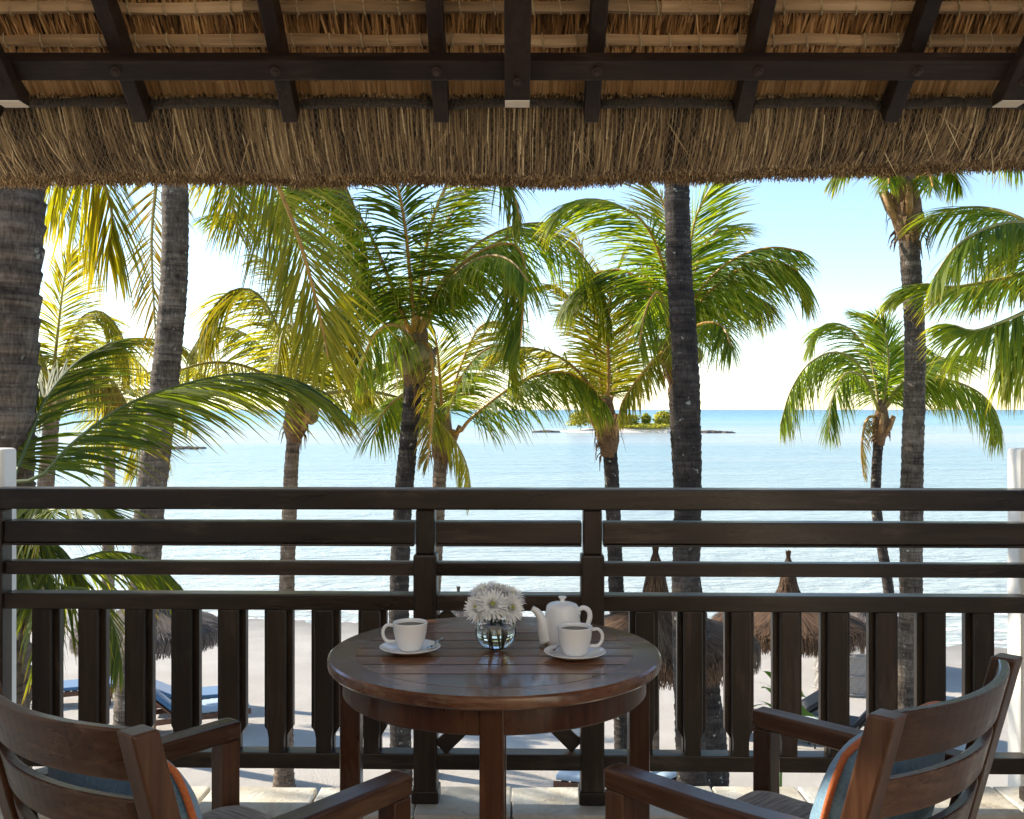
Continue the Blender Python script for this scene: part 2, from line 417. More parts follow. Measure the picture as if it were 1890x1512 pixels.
def catmull(ctrl, n):
    c = [Vector(p) for p in ctrl]
    c = [c[0] * 2 - c[1]] + c + [c[-1] * 2 - c[-2]]
    segs = len(c) - 3; out = []
    for i in range(n):
        u = i / (n - 1) * segs; k = min(int(u), segs - 1); t = u - k
        p0, p1, p2, p3 = c[k:k + 4]
        out.append(.5 * ((2 * p1) + (p2 - p0) * t + (2 * p0 - 5 * p1 + 4 * p2 - p3) * t * t + (3 * p1 - p0 - 3 * p2 + p3) * t ** 3))
    return out
def resample(pts, n):
    L = [0]
    for a, b in zip(pts, pts[1:]): L.append(L[-1] + (b - a).length)
    out = []; k = 0
    for i in range(n):
        s_ = L[-1] * i / (n - 1)
        while k < len(L) - 2 and L[k + 1] < s_: k += 1
        t = (s_ - L[k]) / max(1e-9, L[k + 1] - L[k]); out.append(pts[k].lerp(pts[k + 1], t))
    return out, L[-1]

# ------------------------------------------------------------------ ground, sea
SEA = -5.0
def gz(x, y):
    yy = y - 0.16 * max(-12, min(14, -x))        # the waterline runs a little aslant
    k = [(-80, -3.3), (2, -3.45), (10, -3.75), (14, -3.95), (18, -4.45), (24, -4.82), (30, -5.03), (40, -5.7), (60, -7.5)]
    for (a, za), (b, zb) in zip(k, k[1:]):
        if yy <= b:
            t = max(0, (yy - a) / (b - a)); return za + (zb - za) * t
    return k[-1][1]
g = MB(); xs = [-90 + 1.2 * i for i in range(151)]; ys = [-80 + 4 * i for i in range(19)] + [-4 + .6 * i for i in range(110)]
for y in ys:
    for x in xs:
        q = Vector((x, y, 0))
        g.vert((x, y, gz(x, y) + .05 * noise.noise(q * .35) + .035 * noise.noise(q * 1.3) + .02 * noise.noise(q * 3.1)))
nx = len(xs)
for j in range(len(ys) - 1):
    for i in range(nx - 1): g.face([j * nx + i, j * nx + i + 1, (j + 1) * nx + i + 1, (j + 1) * nx + i])
beach = g.build('beach', M['sand'], smooth=True); tag(beach, kind='structure')
g = MB()
for x, y in ((-30000, -3000), (30000, -3000), (30000, 40000), (-30000, 40000)): g.vert((x, y, SEA))
g.face([0, 1, 2, 3]); tag(g.build('sea', M['sea']), kind='structure')

# surf lines on the sand
def shore_y(x, z):
    a, b = 10, 60
    for _ in range(30):
        c_ = (a + b) / 2
        if gz(x, c_) > z: a = c_
        else: b = c_
    return a
def foam_mat():
    m, n, b = new_mat('surf_foam')
    mp = coords(n, (1, 1, 1), jitter=False); t = noise_node(n, mp, 2.2, 8, .7, .6)
    r = ramp(n, [(.44, (0, 0, 0)), (.56, (1, 1, 1))]); n.links.new(t.outputs[0], r.inputs[0]); n.links.new(r.outputs[0], b.inputs['Alpha'])
    b.inputs['Base Color'].default_value = (.85, .87, .86, 1); b.inputs['Roughness'].default_value = .7
    return m
M['foam'] = foam_mat()
g = MB()
for off, wd in ((-.25, .5), (1.3, .7), (3.4, .6)):
    i0 = len(g.v); N = 160
    for i in range(N):
        x = -28 + 56 * i / (N - 1); y = shore_y(x, SEA) + off + .35 * noise.noise(Vector((x * .22, off, 0))) + .12 * noise.noise(Vector((x * .9, off, 3)))
        w_ = wd * (.35 + .65 * abs(noise.noise(Vector((x * .35, off + 9, 0)))) * 2)
        g.vert((x, y - w_ / 2, SEA + .012)); g.vert((x, y + w_ / 2, SEA + .012))
    for i in range(N - 1): g.face([i0 + 2 * i, i0 + 2 * i + 2, i0 + 2 * i + 3, i0 + 2 * i + 1])
tag(tag(g.build('surf_foam', M['foam']), 'thin white surf lines along the waterline', 'foam'), kind='stuff')
# ------------------------------------------------------------------ islet and shore rocks
random.seed(5)
def mound(name, cx, cy, rx, ry, h, mat, seg=48, rough=.12, power=1.0):
    m = MB(); rings = 9
    for i in range(rings + 1):
        u = i / rings
        for k in range(seg):
            a = 2 * pi * k / seg
            q = Vector((cos(a) * 2, sin(a) * 2, cx * .01)); r = u * (1 + .18 * noise.noise(q))
            z = SEA - .3 + (h + .3) * max(0, 1 - u ** 2) ** power
            z += rough * noise.noise(Vector((cos(a) * u * rx * .4, sin(a) * u * ry * .4, cy))) * (1 - u * .5) * 2
            m.vert((cx + rx * r * cos(a), cy + ry * r * sin(a), z))
    for i in range(rings):
        for k in range(seg):
            k2 = (k + 1) % seg; m.face([i * seg + k, i * seg + k2, (i + 1) * seg + k2, (i + 1) * seg + k])
    return m.build(name, mat, smooth=True)
tag(mound('islet', P(1170, 795, 280)[0], 280, 24, 14, 1.5, M['sand'], rough=.1), kind='structure')
def rocks(name, label, px0, px1, py, d, n, s):
    a = P(px0, py, d); b = P(px1, py, d)
    root = thing(name, ((a[0] + b[0]) / 2, d, SEA), label, 'rocks')
    m = MB()
    for i in range(n):
        u = random.random(); c = Vector((a[0] + (b[0] - a[0]) * u, d + random.uniform(-2, 2), SEA + .1))
        r = s * random.uniform(.4, 1.2) * (1 - abs(u - .5)); base = len(m.v)
        for i_ in range(4):
            for k in range(7):
                an = 2 * pi * k / 7; rr = r * (1, .95, .65, .15)[i_] * random.uniform(.75, 1.2)
                m.vert(c + Vector((cos(an) * rr * 1.6, sin(an) * rr, r * (-.3, .1, .45, .6)[i_])))
        for i_ in range(3):
            for k in range(7):
                k2 = (k + 1) % 7; m.face([base + i_ * 7 + k, base + i_ * 7 + k2, base + i_ * 7 + 7 + k2, base + i_ * 7 + 7 + k])
    tag(m.build('boulders', M['rock'], root), kind='stuff')
rocks('rock_bank', 'low dark rocks at the left tip of the sandy islet', 985, 1030, 797, 275, 60, .9)
rocks('rock_bank', 'low brown rocks at the right tip of the islet', 1262, 1352, 800, 268, 110, 1.0)
rocks('rock_spit', 'dark rocky spit in the water behind the left palms', 170, 372, 827, 160, 170, .65)

def foliage(m, c, r, n, size, rng, flat=1.0):
    for i in range(n):
        while True:
            q = Vector((rng.uniform(-1, 1), rng.uniform(-1, 1), rng.uniform(-1, 1)))
            if q.length < 1: break
        if q.length < .45 and rng.random() < .6: q = q.normalized() * rng.uniform(.6, 1)
        p = Vector(c) + Vector((q.x * r[0], q.y * r[1], q.z * r[2]))
        d = Vector((rng.gauss(0, 1), rng.gauss(0, 1), rng.gauss(0, .7))).normalized(); wv = d.cross(Vector((rng.gauss(0, 1), rng.gauss(0, 1), rng.gauss(0, 1)))).normalized()
        sz = size * rng.uniform(.6, 1.3)
        m.strip([p - d * sz, p, p + d * sz], wv, [sz * .3, sz * .9, sz * .1], 0, rng.random(), [0, .3, .5])
rng = random.Random(3)
for px, py, wpx, hpx, lab in [(1072, 788, 46, 30, 'yellowish shrub at the left end of the islet trees'), (1158, 790, 44, 24, 'round dense green bush on the islet beside the palm head'),
                          (1192, 790, 16, 26, 'thin wispy sapling in the middle of the islet'), (1225, 790, 40, 30, 'bright green shrub on the islet beside the thick trunk'),
                          (1190, 793, 120, 9, 'low yellow-green ground shrub along the islet sand')]:
    d = 276; b = P(px, py, d); k = d / FPX; b.z = SEA + 1.0
    root = thing('islet_shrub', b, lab, 'shrub')
    m = MB(); H = hpx * k
    foliage(m, b + Vector((0, 0, H * .62)), (wpx * k * .5, wpx * k * .4, H * .5), int(260 + wpx * 10), .42, rng)
    for _ in range(4):
        foliage(m, b + Vector((rng.uniform(-.4, .4) * wpx * k, 0, H * rng.uniform(.3, .95))), (wpx * k * .22, wpx * k * .2, H * .2), 70, .35, rng)
    m.build('crown', M['shrub'], root, attrs=True)
    MB().tube([b - Vector((0, 0, .4)), b + Vector((.1, 0, H * .5))], [.12, .05], 6).build('trunk', M['bark_w'], root)

# ------------------------------------------------------------------ palms
def frond_obj(ctrl, parent, rng, Lmax=.85, pairs=58, droop=.5, grav=.5, width=.021, mat='leaf', rach='rachis', bare=.12, ang0=72, ang1=22, thick=.028, gap=0.0, roll=0.0):
    base = catmull(ctrl, 60); pts, L = resample(base, 46)
    m = MB()
    n = len(pts)
    m.tube(pts[::2] + [pts[-1]], [thick * (1 - .85 * min(1, i / (n / 2))) + .003 for i in range(len(pts[::2]) + 1)], 5, 1)
    S0 = None
    pairs = max(18, int(pairs * 1.85))
    twist = rng.uniform(-.18, .18) + roll; ph = rng.uniform(0, 99)
    for i in range(pairs):
        u = bare + (1 - bare) * (i + .5) / pairs
        fi = u * (n - 1); k = min(int(fi), n - 2)
        p = pts[k].lerp(pts[k + 1], fi - k)
        T = (pts[min(k + 2, n - 1)] - pts[max(k - 1, 0)]).normalized()
        sd = T.cross(Vector((0, 0, 1)))
        if sd.length < .15: sd = S0 if S0 else Vector((1, 0, 0))
        sd.normalize()
        if S0 is not None:
            if sd.dot(S0) < 0: sd = -sd
            sd = (sd * .5 + S0 * .5); sd = (sd - T * sd.dot(T)).normalized()
        S0 = sd.copy()
        Nn = sd.cross(T).normalized()
        sdt = sd * cos(twist) + Nn * sin(twist); Nt = Nn * cos(twist) - sd * sin(twist)
        v = (u - bare) / (1 - bare)
        ln = Lmax * (.42 + .58 * sin(pi * min(1, .12 + v * .80)) ** .8) * (1 if v < .85 else 1 - (v - .85) * 2.4)
        a = radians(ang0 + (ang1 - ang0) * v ** 1.1)
        for side in (-1, 1):
            tear = noise.noise(Vector((i * .16, side * 7.3, ph)))
            if rng.random() < gap or tear > .52: continue
            aa = a + radians(rng.gauss(0, 5) + 14 * tear); dr = droop * rng.uniform(.75, 1.25) + .35 * noise.noise(Vector((i * .22, side * 3.1, ph + 20)))
            D = T * cos(aa) + (sdt * side * cos(dr) - Nt * sin(dr)) * sin(aa)
            D.normalize()
            l = ln * rng.uniform(.82, 1.14) * (rng.uniform(.35, .8) if rng.random() < .07 else 1); ps = [p.copy()]; q = p.copy(); dd = D.copy()
            for s_ in range(4):
                q = q + dd * (l / 4); ps.append(q.copy())
                dd = (dd + Vector((rng.gauss(0, .03), rng.gauss(0, .03), -grav * (.22 + .16 * s_)))).normalized()
            W = T - D * T.dot(D)
            if W.length < .05: W = Nt.copy()
            W.normalize()
            W = (W + Nt * rng.uniform(-.35, .35) * 1.0).normalized()
            wd = width * rng.uniform(.8, 1.2)
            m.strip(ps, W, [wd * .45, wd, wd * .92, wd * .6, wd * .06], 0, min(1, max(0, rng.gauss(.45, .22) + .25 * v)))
    return m.build('frond', [M[mat], M[rach]], parent, attrs=True)

def trunk_obj(ctrl, r0, r1, parent, rng, mat='bark', step=.075, flare=1.35, lip=1.0):
    pts = catmull(ctrl, 40); _, L = resample(pts, 10); n = max(10, int(L / step)); pts, L = resample(pts, n)
    ps, rs = [], []
    for i in range(n - 1):
        u = i / (n - 1); r = r0 + (r1 - r0) * u; r *= 1 + (flare - 1) * math.exp(-u * L / .35)
        r *= 1 + .03 * noise.noise(Vector((i * .23, L, r0 * 50)))
        j = rng.uniform(-.012, .012)
        for t, k in ((.04, 1 - .045 * lip), (.5, 1 - .015 * lip), (.93, 1 + .045 * lip)):
            ps.append(pts[i].lerp(pts[i + 1], t)); rs.append(r * (k + j))
    m = MB(); m.tube(ps, rs, 16, 0)
    for i, v in enumerate(m.v):                      # uneven scars
        c = ps[min(i // 16, len(ps) - 1)]; q = Vector(v)
        k = 1 + .05 * noise.noise(q * 9) + .03 * noise.noise(q * 23)
        q = c + (q - c) * k; q.z += .012 * noise.noise(Vector((v[0], v[1], v[2] * .3)) * 14)
        m.v[i] = (q.x, q.y, q.z)
    return m.build('trunk', M[mat], parent, smooth=True)

def arch(c, az, el, L, bend, n=7, side=0.0):
    """generic frond midrib: leaves c at azimuth az / elevation el and bends down by 'bend' radians along its length"""
    p = Vector(c); out = [p.copy()]
    for i in range(n):
        u = (i + .5) / n; e = el - bend * u ** 1.25; a = az + side * u
        p = p + Vector((sin(a) * cos(e), cos(a) * cos(e), sin(e))) * (L / n); out.append(p.copy())
    return out

def palm(label, trunk_px, d, r0, r1, base_drop=None, crown=None, manual=(), auto=0, L=3.6, seed=1, mat='leaf', bark='bark', nuts=0, sheath=True, az_skip=None, els=(.2, 1.3), Lmax=.85, name='coconut_palm', trunk3=None, rach='rachis', base_x=None):
    """trunk_px: pixels from top to bottom; the trunk is carried on down to the sand"""
    rng = random.Random(seed)
    tp = [P(x, y, d + (dd[0] if dd else 0)) for x, y, *dd in trunk_px]
    last = tp[-1]; bx = last.x if base_x is None else (base_x - 945) / FPX * d
    gzv = gz(bx, last.y)
    if last.z > gzv + .3: tp.append(Vector((bx, last.y, gzv - .15)))
    else: last.z = gzv - .15
    tp = tp[::-1]
    root = thing(name, (tp[0].x, tp[0].y, gzv), label, 'palm tree', group='coconut palms along the beach')
    trunk_obj(tp, r0, r1, root, rng, bark, step=.085 if d > 7 else .13, lip=.55 if d > 7 else 1.0)
    top = tp[-1]; ax = (tp[-1] - tp[-2]).normalized()
    c = Vector(crown) if crown is not None else top + ax * .25
    if sheath:
        m = MB(); k = r1 / .11
        m.tube([top - ax * .32, top - ax * .12, top + ax * .12, top + ax * .38, c + ax * .25], [r1 * 1.02, r1 * 1.5, r1 * 1.62, r1 * 1.15, r1 * .5], 14)
        for i, v in enumerate(m.v):
            q = Vector(v); m.v[i] = tuple(q + Vector((noise.noise(q * 11), noise.noise(q * 13 + Vector((5, 0, 0))), noise.noise(q * 7))) * .04)
        for i in range(30):                                   # loose fibres and cut stubs
            a = rng.uniform(0, 2 * pi); o = Vector((cos(a), sin(a), 0)); p0 = top + o * r1 * 1.4 + ax * rng.uniform(-.3, .2)
            m.strip([p0, p0 + o * .06 - ax * .05, p0 + o * .09 - ax * rng.uniform(.1, .3)], Vector((-o.y, o.x, 0)), [.05, .035, .008], 0)
        m.build('leaf_sheath', M['fibre'], root, smooth=True)
        for i in range(5):
            a = rng.uniform(0, 2 * pi); o = Vector((cos(a), sin(a), 0)); p0 = top + o * r1 * .9 - ax * rng.uniform(.0, .2)
            MB().tube([p0, p0 + o * .1 + ax * .16, p0 + o * .17 + ax * .36], [.05, .042, .03], 7).build('frond_stub', M['stub'], root, smooth=True)
    for i in range(nuts):
        a = rng.uniform(0, 2 * pi); r = .11 * rng.uniform(.8, 1.1)
        p0 = top + Vector((cos(a) * (r1 * 1.2 + .12), sin(a) * (r1 * 1.2 + .12), .12 + rng.uniform(-.18, .12)))
        MB().lathe([(r * .15, -r * 1.2), (r * .7, -r * .85), (r, -.1 * r), (r * .85, r * .55), (r * .4, r * 1.0), (.01, r * 1.1)], p0, 12).build('coconut', M['nut'], root, smooth=True)
    for spec in manual:
        pts, kw = spec
        q = [P(x, y, d + dd) for x, y, dd in pts]
        if kw.pop('from_crown', True): q[0] = c.lerp(q[0], .3)
        kk = dict(mat=mat, rach=rach, Lmax=Lmax); kk.update(kw)
        frond_obj(q, root, rng, **kk)
    for i in range(auto):
        az = 2 * pi * (i * .381966 + rng.uniform(-.04, .04)) + seed
        u = (i + .5) / auto; el = els[0] + (els[1] - els[0]) * u
        LL = L * rng.uniform(.85, 1.1) * (1 - .22 * u)
        bend = rng.uniform(1.1, 1.7) + (.35 if u < .4 else 0)
        frond_obj(arch(c, az, el, LL, bend, side=rng.uniform(-.25, .25)), root, rng, Lmax=Lmax * rng.uniform(.85, 1.05), pairs=52, droop=rng.uniform(.35, .8), grav=rng.uniform(.4, .75), mat=mat, rach=rach, gap=.03)
    return root

F = lambda pts, **k: (pts, k)
# far left trunk, cut by the picture's edge
palm('thick ringed grey palm trunk cut by the left picture edge', [(30, 150), (24, 345), (14, 560), (6, 760), (0, 900), (-8, 1150)], 5.6, .20, .165, seed=11, bark='bark', sheath=False,
     crown=P(34, -120, 5.6), auto=7, L=3.4, mat='leaf_y', els=(.5, 1.3),
     manual=[F([(40, -80, 0), (90, 120, .5), (160, 270, 1.0), (205, 380, 1.3), (200, 470, 1.4)], mat='leaf_y', droop=.9, grav=.7, Lmax=.85, pairs=66),
             F([(40, -80, 0), (60, 150, 1.2), (95, 300, 2.2), (120, 400, 2.8)], mat='leaf_y', droop=.9, grav=.7, Lmax=.8)])
# leaning trunk left of centre with hanging fronds
palm('leaning brown palm trunk with sunlit ring bands, left of the dangling frond', [(318, 150), (323, 345), (322, 500), (310, 650), (292, 800), (277, 930), (271, 1010), (262, 1150), (240, 1300)], 10.0, .165, .125, seed=12, bark='bark',
     crown=P(316, 60, 10.0), sheath=True, auto=6, L=3.8, mat='leaf', els=(.4, 1.3),
     manual=[F([(330, 90, 0), (430, 190, -.3), (505, 325, -.5), (548, 430, -.6), (572, 510, -.6), (592, 590, -.6), (606, 660, -.6)], mat='leaf_y', rach='rachis_o', droop=.12, grav=.28, Lmax=1.15, pairs=86, thick=.04, ang0=56, ang1=24, roll=1.25),
             F([(312, 90, 0), (296, 240, .3), (288, 345, .5), (280, 440, .6), (284, 560, .6), (290, 660, .6)], mat='leaf_dry', droop=.2, grav=.3, Lmax=.60, pairs=40, gap=.2, ang0=58),
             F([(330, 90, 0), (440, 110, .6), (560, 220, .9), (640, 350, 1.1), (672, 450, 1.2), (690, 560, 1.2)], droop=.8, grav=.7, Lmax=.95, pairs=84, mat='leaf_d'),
             F([(330, 90, 0), (430, 150, 1.0), (500, 270, 1.6), (520, 380, 2.0), (515, 500, 2.2)], droop=.2, grav=.35, Lmax=1.1, pairs=76, roll=1.2),
             F([(320, 90, 0), (380, 200, .9), (420, 330, 1.5), (440, 430, 1.9)], mat='leaf_y', droop=.5, grav=.5, Lmax=.8)])
# palm at the left, backlit yellow painted into its leaves
palm('palm tinted backlit yellow behind the far left trunk', [(95, 740), (92, 820), (84, 900), (78, 1000)], 16, .15, .12, seed=13, mat='leaf_y', bark='bark_w', L=3.3, auto=5, els=(.1, 1.2), nuts=2,
     manual=[F([(95, 700, 0), (108, 600, -.3), (118, 520, -.4), (130, 470, -.5)], droop=.3, Lmax=.8),
             F([(100, 700, 0), (140, 600, 0), (185, 575, 0), (225, 620, 0), (240, 690, 0)], droop=.8, grav=.7),
             F([(100, 710, 0), (150, 680, -.5), (205, 700, -.6), (240, 760, -.6), (245, 800, -.6)], droop=.9, grav=.8, mat='leaf_dry'),
             F([(95, 700, 0), (150, 640, 1), (220, 640, 2), (275, 690, 3)], droop=.8, grav=.7),
             F([(90, 700, 0), (60, 620, 0), (30, 600, 0)], droop=.6)])
palm('short far palm with yellow fronds between the two left trunks', [(205, 760), (203, 850), (200, 1000)], 21, .14, .11, seed=31, mat='leaf_y', bark='bark_w', L=2.8, auto=9, els=(.0, 1.2))
# slim palm whose head meets the horizon
palm('slim palm with sunny hanging head, second trunk from the leaning one', [(545, 775), (538, 860), (533, 980), (529, 1100), (526, 1300), (524, 1438)], 13.8, .125, .095, seed=14, bark='bark_w', mat='leaf_y', L=3.2, auto=4, els=(.2, 1.3), nuts=4,
     manual=[F([(543, 750, 0), (518, 620, -.6), (478, 545, -1), (432, 535, -1.2), (392, 570, -1.3), (368, 620, -1.3)], droop=1.0, grav=.9, Lmax=1.0, pairs=74),
             F([(540, 750, 0), (480, 640, .3), (420, 605, .5), (372, 620, .6), (345, 670, .6)], droop=.8, grav=.7, Lmax=.7, pairs=56, gap=.08),
             F([(548, 750, 0), (575, 620, -.5), (620, 580, -.9), (660, 620, -1.1), (672, 690, -1.2)], droop=1.0, grav=.9, Lmax=.95, pairs=66),
             F([(548, 750, 0), (600, 690, .6), (650, 690, .9), (690, 740, 1.0)], droop=.9, grav=.8, Lmax=.7),
             F([(545, 740, 0), (540, 600, 1.0), (510, 500, 1.8), (470, 470, 2.2)], droop=.6, grav=.6, Lmax=.9),
             F([(545, 740, 0), (545, 650, -1.6), (535, 600, -2.6), (520, 620, -3.2), (512, 690, -3.4)], droop=1.0, grav=.9, Lmax=.8)])
# main centre-left palm
palm('dark-trunked palm with coconuts and a big curtain frond, centre left', [(765, 668), (759, 760), (748, 880), (741, 980), (737, 1090), (736, 1250), (741, 1420)], 12.0, .135, .105, seed=15, bark='bark_d', L=3.4, auto=3, els=(.8, 1.35), nuts=9, rach='rachis_o',
     manual=[F([(770, 630, 0), (800, 550, -.4), (850, 490, -.7), (905, 456, -.9), (950, 452, -1.0), (968, 490, -1.05), (966, 560, -1.1), (960, 640, -1.1)], mat='leaf', droop=1.15, grav=1.0, Lmax=1.0, pairs=92, rach='rachis_o'),
             F([(770, 630, 0), (860, 490, .5), (960, 430, .9), (1040, 440, 1.2), (1100, 510, 1.4), (1130, 600, 1.5)], mat='leaf', droop=1.0, grav=.9, Lmax=.95, pairs=84),
             F([(760, 630, 0), (735, 560, -.5), (712, 500, -.8), (676, 420, -1.2), (630, 360, -1.5), (570, 340, -1.6), (520, 380, -1.7)], mat='leaf', droop=1.0, grav=.9, Lmax=1.0, pairs=88),
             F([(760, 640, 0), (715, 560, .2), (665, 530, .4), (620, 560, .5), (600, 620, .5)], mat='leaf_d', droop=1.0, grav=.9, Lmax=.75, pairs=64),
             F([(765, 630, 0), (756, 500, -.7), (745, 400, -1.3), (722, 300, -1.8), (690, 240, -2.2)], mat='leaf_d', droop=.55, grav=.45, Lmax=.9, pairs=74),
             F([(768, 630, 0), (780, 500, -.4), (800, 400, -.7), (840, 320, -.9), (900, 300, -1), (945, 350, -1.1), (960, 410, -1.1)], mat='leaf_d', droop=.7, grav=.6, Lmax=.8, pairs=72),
             F([(768, 630, 0), (790, 520, .8), (820, 420, 1.4), (860, 350, 1.8)], mat='leaf', droop=.5, grav=.4, Lmax=.9, pairs=66),
             F([(770, 650, 0), (790, 640, -.2), (800, 700, -.25), (796, 790, -.25), (788, 860, -.2)], mat='leaf_dry', rach='rachis_o', droop=.5, grav=1.0, Lmax=.4, pairs=34, gap=.25),
             F([(762, 640, 0), (730, 600, -1.2), (690, 620, -2.0), (662, 690, -2.3)], mat='leaf', droop=1.0, grav=.9, Lmax=.75, pairs=54)])
# young palm just behind the rail post
palm('short palm with orange leaf stalks and cut stubs behind the railing post', [(815, 815), (811, 890), (808, 960), (800, 1100), (790, 1300)], 14.5, .115, .095, seed=16, bark='bark_w', L=2.6, auto=2, els=(.5, 1.2), rach='rachis_o', mat='leaf',
     manual=[F([(818, 800, 0), (845, 800, -.2), (872, 770, -.4), (955, 708, -.8), (1030, 686, -1.1), (1082, 706, -1.3), (1118, 745, -1.4)], droop=1.0, grav=.9, Lmax=.9, pairs=74, bare=.22),
             F([(816, 790, 0), (812, 700, 0), (803, 620, 0), (780, 560, 0)], droop=.4, grav=.4, Lmax=.8, mat='leaf_y'),
             F([(818, 790, 0), (828, 750, .2), (848, 680, .4), (885, 605, .6), (930, 600, .8), (965, 660, 1)], droop=.6, grav=.6, Lmax=.95, mat='leaf_y', pairs=66),
             F([(812, 790, 0), (780, 710, .3), (730, 670, .5), (680, 690, .6), (650, 750, .6)], droop=.8, grav=.8, Lmax=.85),
             F([(812, 795, 0), (780, 750, -.6), (740, 735, -1), (715, 770, -1.1)], droop=.8, grav=.8, Lmax=.7),
             F([(818, 790, 0), (850, 700, -.7), (890, 650, -1.1), (930, 640, -1.3), (955, 690, -1.4)], droop=.8, grav=.7, Lmax=.9)])
# palm in front of the islet
palm('palm with a fibrous orange head standing in front of the islet', [(1122, 800), (1127, 850), (1130, 900), (1134, 1000), (1138, 1100), (1146, 1280), (1150, 1420)], 13.6, .115, .098, seed=17, bark='bark_d', L=2.4, auto=1, els=(.9, 1.3), rach='rachis_o', mat='leaf_y', nuts=0,
     manual=[F([(1124, 770, 0), (1124, 690, 0), (1122, 610, 0), (1130, 530, 0), (1150, 470, 0)], droop=.15, grav=.25, Lmax=.75, pairs=66),
             F([(1120, 770, 0), (1100, 660, .4), (1070, 580, .7), (1030, 530, .9), (990, 530, 1)], droop=.5, grav=.5, Lmax=.6, pairs=50, gap=.1),
             
             F([(1128, 770, 0), (1150, 650, .6), (1180, 560, 1), (1190, 500, 1.2)], droop=.4, grav=.4, Lmax=.8),
             F([(1122, 770, 0), (1105, 620, 1), (1085, 500, 1.6), (1060, 430, 2)], droop=.5, grav=.5, Lmax=.9)])
# thick trunk right of centre
palm('tall thick dark palm trunk rising past the eave, right of centre', [(1246, 150), (1249, 340), (1254, 500), (1264, 650), (1269, 800), (1269, 950), (1266, 1100), (1272, 1300), (1277, 1470)], 10.2, .16, .125, seed=18, bark='bark_d', crown=P(1246, -80, 10.2), auto=8, L=2.6, els=(.8, 1.3))
# palm behind it
palm('palm head spreading behind the tall thick trunk, lichened leaning base', [(1250, 668), (1252, 760), (1262, 900), (1268, 1040), (1290, 1180), (1312, 1330), (1318, 1440)], 12.6, .19, .105, seed=19, bark='bark_d', L=2.6, auto=2, els=(.9, 1.35), rach='rachis_o', mat='leaf', nuts=4,
     manual=[F([(1245, 630, 0), (1232, 520, -.3), (1195, 420, -.6), (1130, 375, -.8), (1065, 370, -.9), (1022, 400, -.9)], droop=.6, grav=.5, Lmax=.95, pairs=76, mat='leaf'),
             F([(1245, 630, 0), (1205, 540, .4), (1150, 500, .7), (1090, 510, .9), (1040, 560, 1.0)], droop=.9, grav=.7, Lmax=.95, pairs=72),
             F([(1255, 630, 0), (1268, 500, -.2), (1282, 410, -.3), (1310, 350, -.4), (1340, 320, -.4)], droop=.45, grav=.3, Lmax=.85, pairs=66),
             F([(1258, 630, 0), (1300, 550, -.4), (1365, 497, -.7), (1425, 482, -.9), (1470, 500, -1), (1490, 535, -1)], droop=.95, grav=.8, Lmax=.85, pairs=78),
             F([(1258, 630, 0), (1310, 560, .5), (1370, 540, .8), (1420, 560, 1)], droop=.9, grav=.8, Lmax=.9, pairs=70, mat='leaf_d'),
             F([(1256, 630, 0), (1290, 480, .6), (1330, 420, 1), (1365, 420, 1.2)], droop=.5, grav=.4, Lmax=.85),
             F([(1256, 640, 0), (1290, 600, -1), (1330, 600, -1.6), (1350, 640, -1.9)], droop=.9, grav=.7, Lmax=.75),
             F([(1240, 640, 0), (1222, 650, -.3), (1185, 690, -.5), (1150, 740, -.6), (1142, 770, -.6)], droop=.8, grav=.7, Lmax=.45, pairs=44, bare=.2, mat='leaf_y'),
             F([(1248, 630, 0), (1238, 450, .5), (1222, 370, .8), (1190, 330, 1)], droop=.4, grav=.3, Lmax=.85, mat='leaf_y'),
             F([(1240, 640, 0), (1225, 560, -1), (1210, 540, -1.7), (1190, 580, -2.1), (1180, 640, -2.2)], droop=.9, grav=.8, Lmax=.75)])
# tall palm at right with its head under the eave
palm('tall ringed palm at right with its fibrous head just under the eave', [(1674, 395), (1680, 480), (1688, 600), (1688, 720), (1684, 850), (1682, 1000), (1680, 1150), (1668, 1300), (1660, 1440)], 11.0, .14, .105, seed=20, bark='bark', crown=P(1674, 345, 11.0), auto=6, L=2.6, els=(1.0, 1.4), rach='rachis_o', mat='leaf', nuts=0,
     manual=[F([(1668, 345, 0), (1630, 290, 0), (1580, 290, .2), (1535, 330, .3)], droop=.7, Lmax=.45, pairs=40),
             F([(1680, 345, 0), (1715, 290, 0), (1750, 300, .2), (1772, 340, .3)], droop=.7, Lmax=.45, pairs=40),
             F([(1668, 350, 0), (1645, 310, -.4), (1640, 340, -.7)], droop=.7, Lmax=.35, pairs=26), F([(1680, 350, 0), (1712, 320, -.4), (1722, 345, -.8)], droop=.7, Lmax=.35, pairs=26)])
